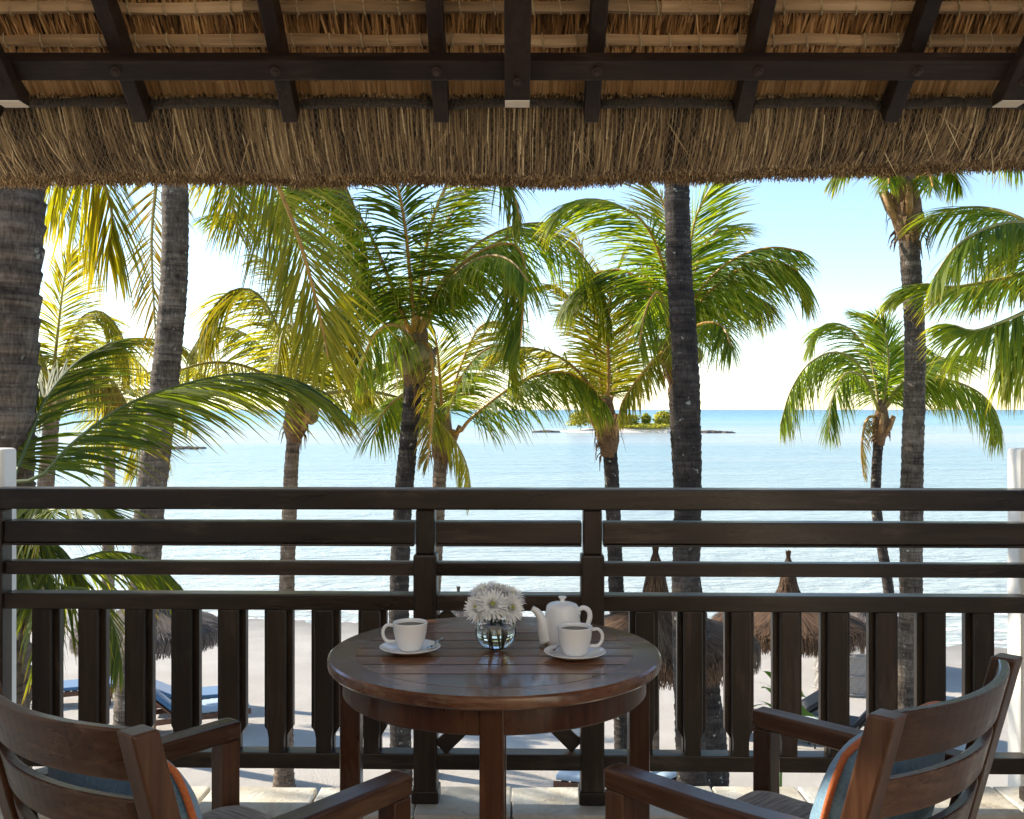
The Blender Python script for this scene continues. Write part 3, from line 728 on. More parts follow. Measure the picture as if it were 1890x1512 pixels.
# small palm low on the right
palm('small palm with drooping feathery head low over the water at right', [(1624, 790), (1618, 860), (1617, 930), (1626, 1000), (1640, 1090), (1652, 1250)], 17.5, .10, .085, seed=21, bark='bark_d', L=2.4, auto=1, els=(.9, 1.3), mat='leaf', nuts=0,
     manual=[F([(1618, 760, 0), (1590, 680, 0), (1545, 650, 0), (1495, 670, 0), (1460, 720, 0), (1440, 785, 0)], droop=.9, grav=.8, Lmax=.95, pairs=74, mat='leaf'),
             F([(1620, 750, 0), (1605, 660, .4), (1565, 605, .7), (1520, 600, .8), (1490, 640, .9)], droop=.7, grav=.7, Lmax=.85, pairs=66),
             F([(1620, 760, 0), (1595, 700, -.5), (1560, 690, -.9), (1535, 740, -1.1), (1530, 800, -1.2)], droop=.9, grav=.8, Lmax=.75),
             F([(1625, 750, 0), (1632, 660, .2), (1618, 600, .4), (1585, 580, .5)], droop=.35, grav=.4, Lmax=.75),
             F([(1626, 750, 0), (1640, 680, -.2), (1635, 620, -.3), (1620, 585, -.4)], droop=.3, grav=.3, Lmax=.65),
             F([(1630, 760, 0), (1680, 705, -.2), (1740, 700, -.4), (1800, 720, -.5), (1835, 755, -.6), (1850, 800, -.6)], droop=1.0, grav=.85, Lmax=.95, pairs=74, mat='leaf'),
             F([(1630, 755, 0), (1665, 660, .4), (1705, 640, .7), (1735, 680, .8), (1745, 740, .9)], droop=.8, grav=.7, Lmax=.85, pairs=62),
             F([(1620, 780, 0), (1600, 775, -.1), (1590, 830, -.1), (1594, 880, -.1)], mat='leaf_dry', rach='rachis_o', droop=.5, grav=1.0, Lmax=.35, pairs=26, gap=.3),
             F([(1632, 760, 0), (1690, 680, .8), (1740, 660, 1.2), (1770, 690, 1.5)], droop=.8, grav=.8, Lmax=.8)])
# palm beyond the right picture edge
palm('palm fronds reaching in from beyond the right picture edge', [(2010, 600), (2015, 800), (2020, 1100)], 9.4, .14, .11, seed=22, bark='bark', crown=P(2005, 545, 9.4), auto=2, L=2.6, els=(.9, 1.3), mat='leaf',
     manual=[F([(1990, 530, 0), (1950, 450, -.2), (1890, 412, -.3), (1825, 420, -.4), (1765, 455, -.5), (1725, 510, -.5)], droop=.7, grav=.6, Lmax=.75, pairs=76),
             F([(1990, 540, 0), (1930, 500, .2), (1850, 515, .3), (1760, 530, .4), (1700, 525, .5), (1645, 548, .5)], droop=.5, grav=.5, Lmax=.6, pairs=76),
             F([(1990, 545, 0), (1930, 560, -.3), (1860, 590, -.5), (1800, 610, -.6), (1760, 600, -.6)], droop=.8, grav=.8, Lmax=.75, pairs=70),
             F([(1990, 545, 0), (1940, 590, -.1), (1890, 620, 0), (1850, 660, 0)], droop=.9, grav=.9, Lmax=.8, pairs=62),
             F([(1990, 530, 0), (1960, 430, .5), (1900, 420, .8), (1840, 470, 1.0), (1800, 540, 1.2)], droop=.7, grav=.6, Lmax=.7)])
# young palm rising beside the left end of the railing
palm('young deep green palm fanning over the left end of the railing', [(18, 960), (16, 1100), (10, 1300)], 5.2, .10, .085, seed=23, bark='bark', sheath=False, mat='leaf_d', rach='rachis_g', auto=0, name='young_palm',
     manual=[F([(40, 930, 0), (75, 880, 0), (130, 822, .1), (225, 752, .2), (330, 712, .3), (440, 690, .4), (540, 700, .45), (612, 742, .5)], droop=.75, grav=.45, Lmax=.66, pairs=64, width=.016, bare=.1, thick=.008, ang0=58, ang1=16),
             F([(30, 930, 0), (50, 820, .3), (85, 735, .5), (140, 670, .7), (205, 632, .8)], droop=.5, grav=.3, Lmax=.50, pairs=48, width=.015, thick=.008, ang0=52),
             F([(30, 970, 0), (90, 940, -.1), (150, 925, -.2), (200, 940, -.2)], droop=.5, grav=.4, Lmax=.45, pairs=34, width=.015, thick=.008),
             F([(30, 1040, 0), (110, 1030, .3), (200, 1018, .5), (280, 1035, .6), (335, 1085, .7)], droop=.75, grav=.7, Lmax=.5, pairs=48, width=.015, thick=.008),
             F([(30, 1080, 0), (100, 1070, 0), (165, 1090, 0), (205, 1140, 0), (225, 1220, 0)], droop=.8, grav=.7, Lmax=.42, pairs=44, width=.014, thick=.007),
             F([(25, 1100, 0), (60, 1090, -.1), (95, 1130, -.2), (110, 1220, -.2)], droop=.7, grav=.8, Lmax=.4, pairs=38, width=.014, thick=.007),
             F([(25, 960, 0), (60, 990, .2), (110, 1010, .3), (150, 1060, .35)], droop=.7, grav=.7, Lmax=.42, pairs=34, width=.014, thick=.007)])

# ------------------------------------------------------------------ thatched parasols on the beach
def parasol(label, px, d, R, peak_py, rim_py, seed, mat='ustraw'):
    rng = random.Random(seed)
    pk = P(px, peak_py, d); rim = P(px, rim_py, d - R)
    g0 = gz(pk.x, d); H = pk.z - rim.z
    root = thing('thatched_parasol', (pk.x, d, g0), label, 'parasol', group='thatched parasols on the sand')
    pk_ = [(0, .03), (.12, .045), (.42, .105), (.54, .22), (.64, .52), (.73, .84), (.80, 1.0), (1.0, 1.0), (9, 1.0)]
    def prof(u):
        for (a, ra), (b, rb_) in zip(pk_, pk_[1:]):
            if u <= b: return R * (ra + (rb_ - ra) * (u - a) / (b - a))
    m = MB(); m.lathe([(prof(u / 16) * .94, -u / 16 * H * (.97)) for u in range(17)] + [(prof(1) * .8, -H * .95)], pk, 28, capb=False)
    m.build('canopy', M['thatch_core'], root, smooth=True)
    m = MB()
    for i in range(6500):
        a = rng.uniform(0, 2 * pi); u0 = rng.random() ** .6 * .93; ln = rng.uniform(.14, .3); u1 = min(1.0 + rng.uniform(-.02, .03), u0 + ln)
        a1 = a + rng.gauss(0, .03); ps = []
        for t in (0, .5, 1):
            u = u0 + (u1 - u0) * t; aa = a + (a1 - a) * t; r = prof(min(1, u)) + (.02 + rng.uniform(0, .035)) * (1 if t else .2)
            if u > 1: r += 0
            ps.append(pk + Vector((cos(aa) * r, sin(aa) * r, -u * H)))
        m.strip(ps, Vector((-sin(a), cos(a), 0)), [.014, .014, .007], 0, min(1, max(0, rng.gauss(.45, .25))))
    tag(m.build('straw', M[mat], root, attrs=True), kind='stuff')
    m = MB()
    for i in range(26):
        a = 2 * pi * i / 26; m.strip([pk + Vector((cos(a) * R * .05, sin(a) * R * .05, -.12)), pk + Vector((cos(a) * .035, sin(a) * .035, .02)), pk + Vector((cos(a) * .05, sin(a) * .05, .1 + rng.uniform(0, .05)))], Vector((-sin(a), cos(a), 0)), [.03, .025, .01], 0, rng.random() * .6)
    m.build('top_knot', M[mat], root, attrs=True)
    MB().tube([(pk.x, d, g0 - .3), (pk.x, d, pk.z - .25)], [.055, .045], 10).build('pole', M['bark_w'], root, smooth=True)
    return root
parasol('brown thatched parasol near the tall thick trunk, the larger one', 1210, 13.3, 1.32, 1022, 1268, 1)
parasol('brown thatched parasol with a spire, over the dark loungers', 1455, 17.8, 1.32, 1030, 1210, 2)
parasol('grey thatched parasol above the blue lounger at left', 276, 17.2, 1.22, 1040, 1218, 3, 'ustraw_grey')
parasol('pale grey thatched parasol far behind the woven screen', 1592, 23.5, 1.45, 1112, 1192, 4, 'ustraw_grey')
parasol('far thatched parasol by the waterline, mostly behind the flowers', 846, 25, 1.3, 1092, 1186, 6, 'ustraw_grey')

# woven windscreen at right
c = P(1566, 1270, 21.6); c.z = gz(c.x, 21.6)
root = thing('woven_screen', c, 'curved grey woven windscreen beside the spired parasol', 'windscreen')
m = MB(); R_ = .75; Hh = .95
for i in range(25):
    a = pi * 1.02 + pi * .96 * i / 24
    for z in range(9):
        k = .012 * (1 if (i + z) % 2 else -1); m.vert(c + Vector((cos(a) * (R_ + k), sin(a) * (R_ + k) , Hh * z / 8)))
for i in range(24):
    for z in range(8): m.face([i * 9 + z, (i + 1) * 9 + z, (i + 1) * 9 + z + 1, i * 9 + z + 1])
o = m.build('weave', M['wicker'], root); md = o.modifiers.new('s', 'SOLIDIFY'); md.thickness = .025
for z in (0.1, .5, .93):
    MB().tube([c + Vector((cos(pi * 1.02 + pi * .96 * i / 24) * (R_ + .02), sin(pi * 1.02 + pi * .96 * i / 24) * (R_ + .02), Hh * z)) for i in range(25)], .018, 6).build('hoop', M['wicker'], root, smooth=True)

# ------------------------------------------------------------------ sun loungers
def lounger(label, loc, rz, fab, fab2, back=.75, wd=.66, frame='lounger'):
    loc = Vector(loc); loc.z = gz(loc.x, loc.y) + .02
    r = thing('sun_lounger', loc, label, 'sun lounger', rz, 'sun loungers on the sand')
    L = 1.95; z = .32
    for s in (-1, 1):
        MB().box((s * wd / 2, 0, z - .05), (.045, L, .09)).build('side_rail', M[frame], r, local=True, bevel=.006)
        for y in (-.8, .82): MB().box((s * (wd / 2 - .01), y, z / 2 - .05), (.05, .06, z)).build('leg', M[frame], r, local=True, bevel=.005)
    for k in range(9):
        MB().box((0, -.2 + k * .13, z - .02), (wd - .05, .09, .02)).build('slat', M[frame], r, local=True)
    m = MB().box((0, .36, z + .035), (wd - .03, 1.2, .075)); m.build('mattress', M[fab2], r, local=True, bevel=.03, seg=3)
    q = Matrix.Rotation(-back, 3, 'X')
    cc = Vector((0, -.24, z + .04)) + q @ Vector((0, -.36, 0))
    MB().box(cc, (wd - .03, .74, .075), rot=q).build('back_cushion', M[fab], r, local=True, bevel=.03, seg=3)
    c2 = Vector((0, -.24, z - .02)) + q @ Vector((0, -.36, -.03)); MB().box(c2, (wd, .74, .03), rot=q).build('back_frame', M[frame], r, local=True, bevel=.004)
    hh = cc.z - .06; MB().box((0, -.62, hh * .55), (wd - .1, .03, hh * .75)).build('back_prop', M[frame], r, local=True, bevel=.004)
    return r
lounger('blue sun lounger with raised back under the grey parasol', P(352, 1330, 17.4), radians(-64), 'lounge_blue', 'lounge_pale')
lounger('blue sun lounger just behind the one under the grey parasol', P(352, 1300, 18.9), radians(-74), 'lounge_blue', 'lounge_blue', .45)
lounger('blue sun lounger far left behind the young palm leaves', P(120, 1260, 19.5), radians(-70), 'lounge_blue', 'lounge_blue', .5)
lounger('dark sun lounger behind the bright leafy plant at right', P(1425, 1330, 17.6), radians(78), 'lounge_dark', 'lounge_dark', .6, frame='dark_metal')
lounger('dark sun lounger with raised back right of the small white table', P(1556, 1345, 17.3), radians(60), 'lounge_dark', 'lounge_dark', .9, frame='dark_metal')
lounger('pale blue sun lounger close to the right railing post', P(1165, 1410, 13.2), radians(72), 'lounge_pale', 'lounge_pale', .5)
c = P(1481, 1340, 17.0); c.z = gz(c.x, c.y)
r = thing('side_table', c, 'small round white-topped table between the dark loungers', 'table')
MB().lathe([(.26, .46), (.275, .475), (.27, .49), (0.01, .492)], c, 28).build('tabletop', M['pale_top'], r, smooth=True, autosmooth=40)
for k in range(4):
    a = pi / 4 + k * pi / 2; MB().tube([c + Vector((cos(a) * .24, sin(a) * .24, -.03)), c + Vector((cos(a) * .17, sin(a) * .17, .46))], .02, 7).build('leg', M['dark_metal'], r)

# leafy plant
c = P(1440, 1400, 13.6); c.z = gz(c.x, c.y); rng = random.Random(8)
r = thing('leafy_plant', c, 'bright green broad-leaved plant on the sand behind the right balusters', 'plant')
MB().tube([c - Vector((0, 0, .1)), c + Vector((.02, 0, .8)), c + Vector((0, .02, 1.5))], [.02, .016, .01], 7).build('stem', M['stem'], r, smooth=True)
for i in range(13):
    a = i * 2.4; e = rng.uniform(.5, 1.2); l = rng.uniform(.4, .6); p0 = c + Vector((0, 0, 1.05 + .035 * i))
    D = Vector((cos(a) * cos(e), sin(a) * cos(e), sin(e))); ps = [p0]; q = p0.copy()
    for s_ in range(6):
        q = q + D * l / 6; ps.append(q.copy()); D = (D + Vector((0, 0, -.26))).normalized()
    MB().strip(ps, Vector((-sin(a), cos(a), .3)).normalized(), [.01, .07, .15, .17, .14, .07, .005], 0, rng.random()).build('leaf', M['bleaf'], r, attrs=True, smooth=True)

# ------------------------------------------------------------------ balcony: slab, coping stones, side walls (left one added as sun block), piers
m = MB().box((0, 1.0, -.14), (4.4, 4.96, .2)); tag(m.build('balcony_floor', M['white_wall']), kind='structure')
rng = random.Random(21)
floor = MB().box((0, .9, -.036), (4.2, 4.6, .004)).build('floor_joint', M['grout']); tag(floor, kind='structure')
def tile(x0, x1, y0, y1, z, parent, th=.03):
    m = MB(); n = 6
    bb = len(m.v)
    cx, cy = (x0 + x1) / 2, (y0 + y1) / 2
    for (zz, k) in ((z - th, 1), (z, 1)):
        for x, y in ((x0, y0), (x1, y0), (x1, y1), (x0, y1)):
            m.vert((x + rng.uniform(-.006, .006), y + rng.uniform(-.005, .005), zz + (rng.uniform(-.002, .002) if zz == z else 0)))
    for q in ((3, 2, 1, 0), (4, 5, 6, 7), (0, 1, 5, 4), (1, 2, 6, 5), (2, 3, 7, 6), (3, 0, 4, 7)): m.face(list(q))
    o = m.build('stone_tile', M['stone'], bevel=.006); o.parent = parent
x = -2.1
while x < 2.1:                                             # coping row the railing stands on
    w_ = rng.uniform(.30, .38); tile(x + .004, x + w_ - .004, 3.262, 3.515, 0.0, floor, .034); x += w_
y = 3.25; row = 0
while y > 1.2:
    x = -2.1 + (.2 if row % 2 else 0) - .2
    while x < 2.1:
        w_ = rng.uniform(.38, .46); tile(max(-2.08, x + .004), min(2.08, x + w_ - .004), y - .42 + .004, y - .004, -.014, floor, .02); x += w_
    y -= .42; row += 1
for s, lab in ((-1, 'white plaster pier behind the left end of the railing'), (1, 'white plaster pier behind the right end of the railing')):
    x0, x1 = (-2.35, -1.817) if s < 0 else (1.817, 2.35)
    o = MB().box(((x0 + x1) / 2, 3.61, -.2), (x1 - x0, .10, 2.78)).build('white_pier', M['white_wall'], bevel=.012); tag(o, lab, 'pier', 'white piers at the railing ends')
tag(MB().box((-1.95, 1.05, 1.13), (.16, 4.88, 2.34)).build('sun_block_wall_left', M['white_wall']), kind='structure')  # unseen wall, added to keep direct sun off table and chairs
tag(MB().box((1.99, 1.05, 1.13), (.16, 4.88, 2.34)).build('wall_right', M['white_wall']), kind='structure')

# unseen sunlit wall, added to bounce warm light into the veranda
M['cream'] = plain('cream_bounce_wall', (.84, .73, .57), .85, .05, 4, .15, 40)
tag(MB().box((0, -1.55, 1.2), (9, .3, 7.6)).build('bounce_wall_back', M['cream']), kind='structure')
# ------------------------------------------------------------------ balcony railing
RY = 3.39
rail = thing('balcony_railing', (0, RY, 0), 'dark brown timber balcony railing with slatted lower panels', 'railing', radians(-1.3))
rail['_o'] = (0, 0, 0)
def rb(name, x0, x1, y0, y1, z0, z1, mat='rail', bev=.004):
    return MB().box(((x0 + x1) / 2, (y0 + y1) / 2, (z0 + z1) / 2), (x1 - x0, y1 - y0, z1 - z0)).build(name, M[mat], rail, local=True, bevel=bev)
XE = 1.745
rb('top_rail', -XE - .03, XE + .04, -.050, .045, .992, 1.062, bev=.006)
PX = (-.293, .272)
spans = [(-XE + .012, PX[0] - .036), (PX[0] + .036, PX[1] - .036), (PX[1] + .036, XE - .012)]
for a, b in spans:
    rb('upper_rail', a, b, -.035, .035, .876, .950); 
    rb('middle_rail', a, b, -.025, .025, .766, .812); rb('lower_rail', a, b, -.035, .035, .650, .704); rb('bottom_rail', a, b, -.034, .034, .112, .166)
    rb('rail_lip', a, b, -.042, .030, .868, .8755)
for xx in PX:
    rb('post', xx - .040, xx + .040, -.042, .042, .0, .84, 'rail_z', .008)
    rb('post_neck', xx - .032, xx + .032, -.034, .034, .8402, .9915, 'rail_z', .006)
    rb('post_shoe', xx - .046, xx + .046, -.048, .048, .0012, .045, 'rail_z', .005)
for s in (-1, 1):
    xx = s * (XE + .03); rb('end_post', xx - .04, xx + .04, -.045, .03, .0, .9915, 'rail_z', .008)
    rb('post_shoe', xx - .046, xx + .046, -.05, .05, .0012, .045, 'rail_z', .005)
def bal(w_, neck, y0, y1, z0=.166, z1=.650, zc=.245, ch=.030):
    m = MB(); h = w_ / 2; k = neck / 2
    poly = [(-k, z0), (k, z0), (k, zc - ch), (h, zc), (h, z1), (-h, z1), (-h, zc), (-k, zc - ch)]
    return m.prism(poly, lambda p, t: (p[0], t, p[1]), y0, y1)
def reverse_faces(o):
    bm = bmesh.new(); bm.from_mesh(o.data); bmesh.ops.recalc_face_normals(bm, faces=bm.faces); bm.to_mesh(o.data); bm.free()
    return o
b_front = None
xs_ = [-1.605 + .1612 * k for k in range(8)] + [.448 + .1612 * k for k in range(8)]
for xx in xs_:
    if b_front is None:
        b_front = reverse_faces(bal(.062, .052, -.036, -.002).build('baluster', M['rail_z'], rail, local=True, bevel=.003)); b_front.location = (xx, 0, 0)
        b_back = reverse_faces(bal(.098, .060, -.0018, .030).build('baluster_backing', M['rail_z'], b_front, local=True, bevel=.003))
    else:
        f_ = part_copy(b_front, rail, (xx, 0, 0)); part_copy(b_back, f_)
# crossed braces in the middle panel
a0, b0 = PX[0] + .04, PX[1] - .04
for s, yy in ((1, -.012), (-1, .014)):
    p0 = Vector((a0 if s > 0 else b0, yy, .17)); p1 = Vector((b0 if s > 0 else a0, yy, .646)); dv = p1 - p0
    ang = atan2(dv.z, dv.x); q = Matrix.Rotation(-ang, 3, 'Y')
    MB().box((p0 + p1) / 2, (dv.length - .03, .024, .055), rot=q).build('cross_brace', M['rail'], rail, local=True, bevel=.003)

# ------------------------------------------------------------------ thatched roof
TH = radians(38); cs, sn = cos(TH), sin(TH)
def RP(x, t, n): return Vector((x, 3.35 + t * cs + n * sn, EYE + 1.204 - t * sn + n * cs))
roof = thing('thatched_roof', (0, 3.35, 2.5), 'thatched veranda roof with dark rafters and a shaggy straw eave', 'roof')
T_TOP = -2.7
def rbx(name, x0, x1, t0, t1, n0, n1, mat, bev=.005, par=None):
    m = MB(); b = 0
    for n_ in (n0, n1):
        for t in (t0, t1):
            for x in (x0, x1): m.vert(RP(x, t, n_))
    for q in ((0, 2, 3, 1), (4, 5, 7, 6), (0, 1, 5, 4), (2, 6, 7, 3), (0, 4, 6, 2), (1, 3, 7, 5)): m.face(list(q))
    return reverse_faces(m.build(name, M[mat], par or roof, bevel=bev))
bx = [-1.331, -.796, -.253, .285, .827, 1.362]
for x in [-1.87] + bx + [1.90]:
    rbx('rafter', x - .027, x + .027, T_TOP, .285, .0, .085, 'beam_y')
rbx('purlin', -2.3, 2.3, 0.0, .074, -.058, -.001, 'beam')
for x in bx:
    p = RP(x, .036, -.058); nn = Vector((0, sn, cs))
    m = MB(); m.tube([p + nn * .01, p - nn * .007], .017, 14); m.tube([p - nn * .007, p - nn * .016], .0105, 6); m.build('bolt', M['bolt'], roof)
def principal(x, w_=.043):
    m = MB(); zc = RP(0, .116, -.105).z; y1 = RP(0, .116, -.105).y
    poly = [(RP(0, T_TOP, -.105).y, RP(0, T_TOP, -.105).z), (y1, zc), (y1 + .075, zc), (RP(0, .10, -.059).y + .06, RP(0, .10, -.059).z), (RP(0, -.02, -.059).y, RP(0, -.02, -.059).z), (RP(0, T_TOP, -.0).y, RP(0, T_TOP, .0).z)]
    o = reverse_faces(m.prism(poly, lambda p, t: (t, p[0], p[1]), x - w_, x + w_).build('principal_rafter', M['beam_y'], roof, bevel=.004))
    e = MB().box((x, y1 + .037, zc - .002), (w_ * 2 - .002, .072, .003)).build('sawn_end', M['rawwood'], o); e.location = Vector((0, 0, 0))
    e.data.transform(Matrix.Translation(-Vector(roof['_o'])))
    p = RP(x, .045, -.105); nn = Vector((0, sn, cs))
    b_ = MB(); b_.tube([p + nn * .01, p - nn * .007], .015, 14); b_.tube([p - nn * .007, p - nn * .015], .009, 6); b_.build('bolt', M['bolt'], roof)
for x in (-1.715, .018, 1.706): principal(x)
rng = random.Random(77)
for k in range(-9, 2):
    t = .022 + .12 * k
    segs_ = [-2.3, -.9, .5, 2.3] if k % 2 else [-2.3, -.2, 1.2, 2.3]
    for a, b in zip(segs_, segs_[1:]):
        pts = [RP(a + (b - a) * i / 8, t + rng.uniform(-.004, .004), .106 + rng.uniform(-.003, .003)) for i in range(9)]
        m = MB(); m.tube(pts, [.019 + rng.uniform(-.002, .003) for _ in pts], 6); m.build('batten', M['batten'], roof)
    x = -2.2
    while x < 2.2 and k > -4:
        x += rng.uniform(.09, .13)
        m = MB(); m.tube([RP(x, t - .024, .11), RP(x + .003, t - .01, .084), RP(x + .006, t + .012, .083), RP(x + .004, t + .026, .11)], .0028, 5); m.build('tie', M['tie'], roof)
# solid thatch body
rbx('thatch_body', -2.6, 2.6, T_TOP, .44, .150, .34, 'thatch_core', 0)
# rope-wrapped roll under the eave, sagging up between the rafters
edges = [-1.87] + bx + [1.90]
for a, b in zip(edges, edges[1:]):
    pts = []
    for i in range(15):
        u = i / 14; lift = .012 * sin(pi * min(1, max(0, (u - .06) / .88)) ) ** .35 if .06 < u < .94 else 0
        pts.append(RP(a + .03 + (b - a - .06) * u, .262 - lift * .7 + rng.uniform(-.003, .003), .075 + lift * .5))
    m = MB(); m.tube(pts, [.017 + rng.uniform(-.003, .003) for _ in pts], 10); m.build('rope_roll', M['rope'], roof, smooth=True)
    m = MB()
    for i in range(60):
        u = i / 60; p = RP(a + .03 + (b - a - .06) * u, .262 - .015, .072); s_ = 1 if i % 2 else -1
        m.strip([p + Vector((0, -.024, .006)), p + Vector((.012 * s_, -.02, -.018)), p + Vector((.018 * s_, .0, -.027))], Vector((1, 0, 0)), [.002] * 3)
    tag(m.build('net_wrap', M['net_dark'], roof), kind='stuff')
# straw of the underside
def wav(x): return .5 + .5 * noise.noise(Vector((x * 1.7, 3.1, 0)))
m = MB()
for i in range(15000):
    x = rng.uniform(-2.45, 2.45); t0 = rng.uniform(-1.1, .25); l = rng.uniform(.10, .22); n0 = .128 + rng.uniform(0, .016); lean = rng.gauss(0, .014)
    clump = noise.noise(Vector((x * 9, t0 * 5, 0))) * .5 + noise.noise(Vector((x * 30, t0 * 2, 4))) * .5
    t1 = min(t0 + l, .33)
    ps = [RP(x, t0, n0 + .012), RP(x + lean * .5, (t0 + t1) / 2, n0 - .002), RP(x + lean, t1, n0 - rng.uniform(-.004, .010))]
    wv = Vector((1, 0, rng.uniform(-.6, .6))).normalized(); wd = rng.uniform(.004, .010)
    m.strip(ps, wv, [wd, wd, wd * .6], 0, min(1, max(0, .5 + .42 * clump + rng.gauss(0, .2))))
for i in range(5000):                                    # the neat last course above the eave roll
    x = rng.uniform(-2.45, 2.45); t0 = rng.uniform(.05, .17); n0 = .118 + rng.uniform(0, .008); lean = rng.gauss(0, .006)
    clump = noise.noise(Vector((x * 22, 1, 0))); wd = rng.uniform(.004, .009)
    m.strip([RP(x, t0, n0 + .01), RP(x + lean * .5, .20, n0 - .002), RP(x + lean, .262, n0 - .004)], Vector((1, 0, rng.uniform(-.4, .4))).normalized(), [wd, wd, wd], 0, min(1, max(0, .72 + .3 * clump + rng.gauss(0, .12))))
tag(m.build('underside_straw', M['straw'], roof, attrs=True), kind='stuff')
# shaggy eave
def eave_t(x): return .553 + .025 * noise.noise(Vector((x * 1.1, 7, 0))) + .018 * noise.noise(Vector((x * 3.3, 1, 0))) + .008 * noise.noise(Vector((x * 11, 5, 0))) - .075 * max(0, x - .3) / 1.6
m = MB()
for i in range(36000):
    x = rng.uniform(-2.4, 2.4); lay = rng.random() ** 1.3; n0 = .055 + .13 * lay
    clump = noise.noise(Vector((x * 7, n0 * 8, 0))) * .6 + noise.noise(Vector((x * 26, n0 * 20, 4))) * .6
    bulge = .012 * noise.noise(Vector((x * 10, 2, 0)))
    lean = rng.gauss(0, .009) + .022 * noise.noise(Vector((x * 6, 9, lay * 3))); 
    if rng.random() < .015: lean += rng.gauss(0, .05)
    t0 = .235 + rng.uniform(0, .03) + (.0 if rng.random() < .7 else rng.uniform(0, .12)); t1 = eave_t(x) + (n0 - .055) * 1.25 + rng.gauss(0, .008) + (rng.uniform(0, .02) if rng.random() < .08 else 0)
    dn = rng.uniform(-.008, .008)
    ps = [RP(x, t0, n0 + .035 + dn), RP(x + lean * .35, t0 + (t1 - t0) * .35, n0 + bulge + dn * .5), RP(x + lean * .7, t0 + (t1 - t0) * .7, n0 - .004 + bulge - dn), RP(x + lean, t1, n0 + .006 + bulge)]
    wd = rng.uniform(.0025, .0062); wv = Vector((1, 0, rng.uniform(-.9, .9))).normalized()
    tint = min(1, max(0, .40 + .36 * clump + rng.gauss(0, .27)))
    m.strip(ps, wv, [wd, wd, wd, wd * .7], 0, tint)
for i in range(14000):                                   # cut ends
    x = rng.uniform(-2.4, 2.4); n0 = .06 + .14 * rng.random(); t1 = eave_t(x) + (n0 - .055) * 1.25 + rng.gauss(0, .006)
    d1 = Vector((rng.gauss(0, .5), rng.gauss(.1, .5), -1)).normalized(); p = RP(x, t1, n0); l = rng.uniform(.012, .032)
    m.strip([p - d1 * l, p + d1 * l * .5], Vector((1, rng.uniform(-1, 1), 0)).normalized(), [.004, .003], 0, min(1, max(0, rng.gauss(.52, .2))))
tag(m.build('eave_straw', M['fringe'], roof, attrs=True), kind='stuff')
# stray stalks
m = MB()
for i in range(30):
    x = rng.uniform(-2.2, 2.2); t0 = rng.uniform(.28, .45); l = rng.uniform(.08, .2); lean = rng.gauss(0, .08)
    m.strip([RP(x, t0, .06), RP(x + lean * .5, t0 + l * .5, .035), RP(x + lean, t0 + l, .028 + rng.uniform(-.01, .02))], Vector((1, 0, .2)).normalized(), [.004, .0035, .001], 0, rng.uniform(.6, 1))
tag(m.build('stray_straw', M['fringe'], roof, attrs=True), kind='stuff')
# diamond netting over the eave
m = MB(); sp = .021
for s in (-1, 1):
    k = -2.75
    while k < 2.75:
        ps = []
        for i in range(11):
            t = .27 + .325 * i / 10; x = k + s * (t - .27) * .55
            ps.append(RP(x, min(t, eave_t(x) + .004), .047 + .012 * noise.noise(Vector((x * 10, 2, 0))) + .004 * noise.noise(Vector((x * 40, t * 40, 0)))))
        if abs(ps[5].x) < 2.3:
            m.strip(ps, Vector((1, 0, 0)), [.0013] * 11)
        k += sp
tag(m.build('netting', M['net'], roof), kind='stuff')

# ------------------------------------------------------------------ round table
TC = Vector((-.042, 2.445, -.012)); TR = .405; TZ = .74
tb = thing('round_table', TC, 'round dark reddish wooden table with slatted top', 'table')
m = MB(); ri = TR * .832; seg = 96
prof = [(ri, TZ - .028), (ri, TZ - .0005), (TR - .006, TZ), (TR - .001, TZ - .004), (TR, TZ - .010), (TR - .001, TZ - .024), (TR - .006, TZ - .029), (ri, TZ - .029)]
m.lathe([(r_, z - TC.z) for r_, z in prof], TC, seg, capb=False); m.build('top_rim', M['table'], tb, smooth=True, autosmooth=35)
slat_edges = [-ri + .058, -.205, -.128, -.050, .028, .108, .190, ri - .058]
slat_edges = [-.222, -.140, -.062, .018, .100, .186]
ed = [-ri] + slat_edges + [ri]
for y0, y1 in zip(ed, ed[1:]):
    y0 += .0034 if y0 > -ri else 0; y1 -= .0034 if y1 < ri else 0
    poly = []
    ys2 = [y0 + (y1 - y0) * i / 14 for i in range(15)]
    r_ = ri - .0006
    poly = [(sqrt(max(0, r_ * r_ - y * y)), y) for y in ys2] + [(-sqrt(max(0, r_ * r_ - y * y)), y) for y in reversed(ys2)]
    pp = [poly[0]]
    for q in poly[1:]:
        if abs(q[0] - pp[-1][0]) + abs(q[1] - pp[-1][1]) > 1e-5: pp.append(q)
    dz = rng.uniform(-.0002, .0)
    reverse_faces(MB().prism(pp, lambda p, t: (TC.x + p[0], TC.y + p[1], t), TZ - .026, TZ + dz).build('top_slat', M['table'], tb, bevel=.0012))
M['gap_shade'] = plain('gap_shade_black', (.012, .008, .006), .7, .2, 30)  # black strips painting the shade inside the open slat gaps
for ye in slat_edges:
    hx = sqrt(ri * ri - ye * ye) - .004
    MB().box((TC.x, TC.y + ye, TZ - .0096), (hx * 2, .0066, .018)).build('gap_shade_strip', M['gap_shade'], tb)
m = MB(); m.lathe([(.340, TZ - .092 - TC.z), (.365, TZ - .092 - TC.z), (.369, TZ - .088 - TC.z), (.369, TZ - .0295 - TC.z), (.340, TZ - .0295 - TC.z)], TC, seg, capb=False); m.build('apron', M['table_z'], tb, smooth=True, autosmooth=35)
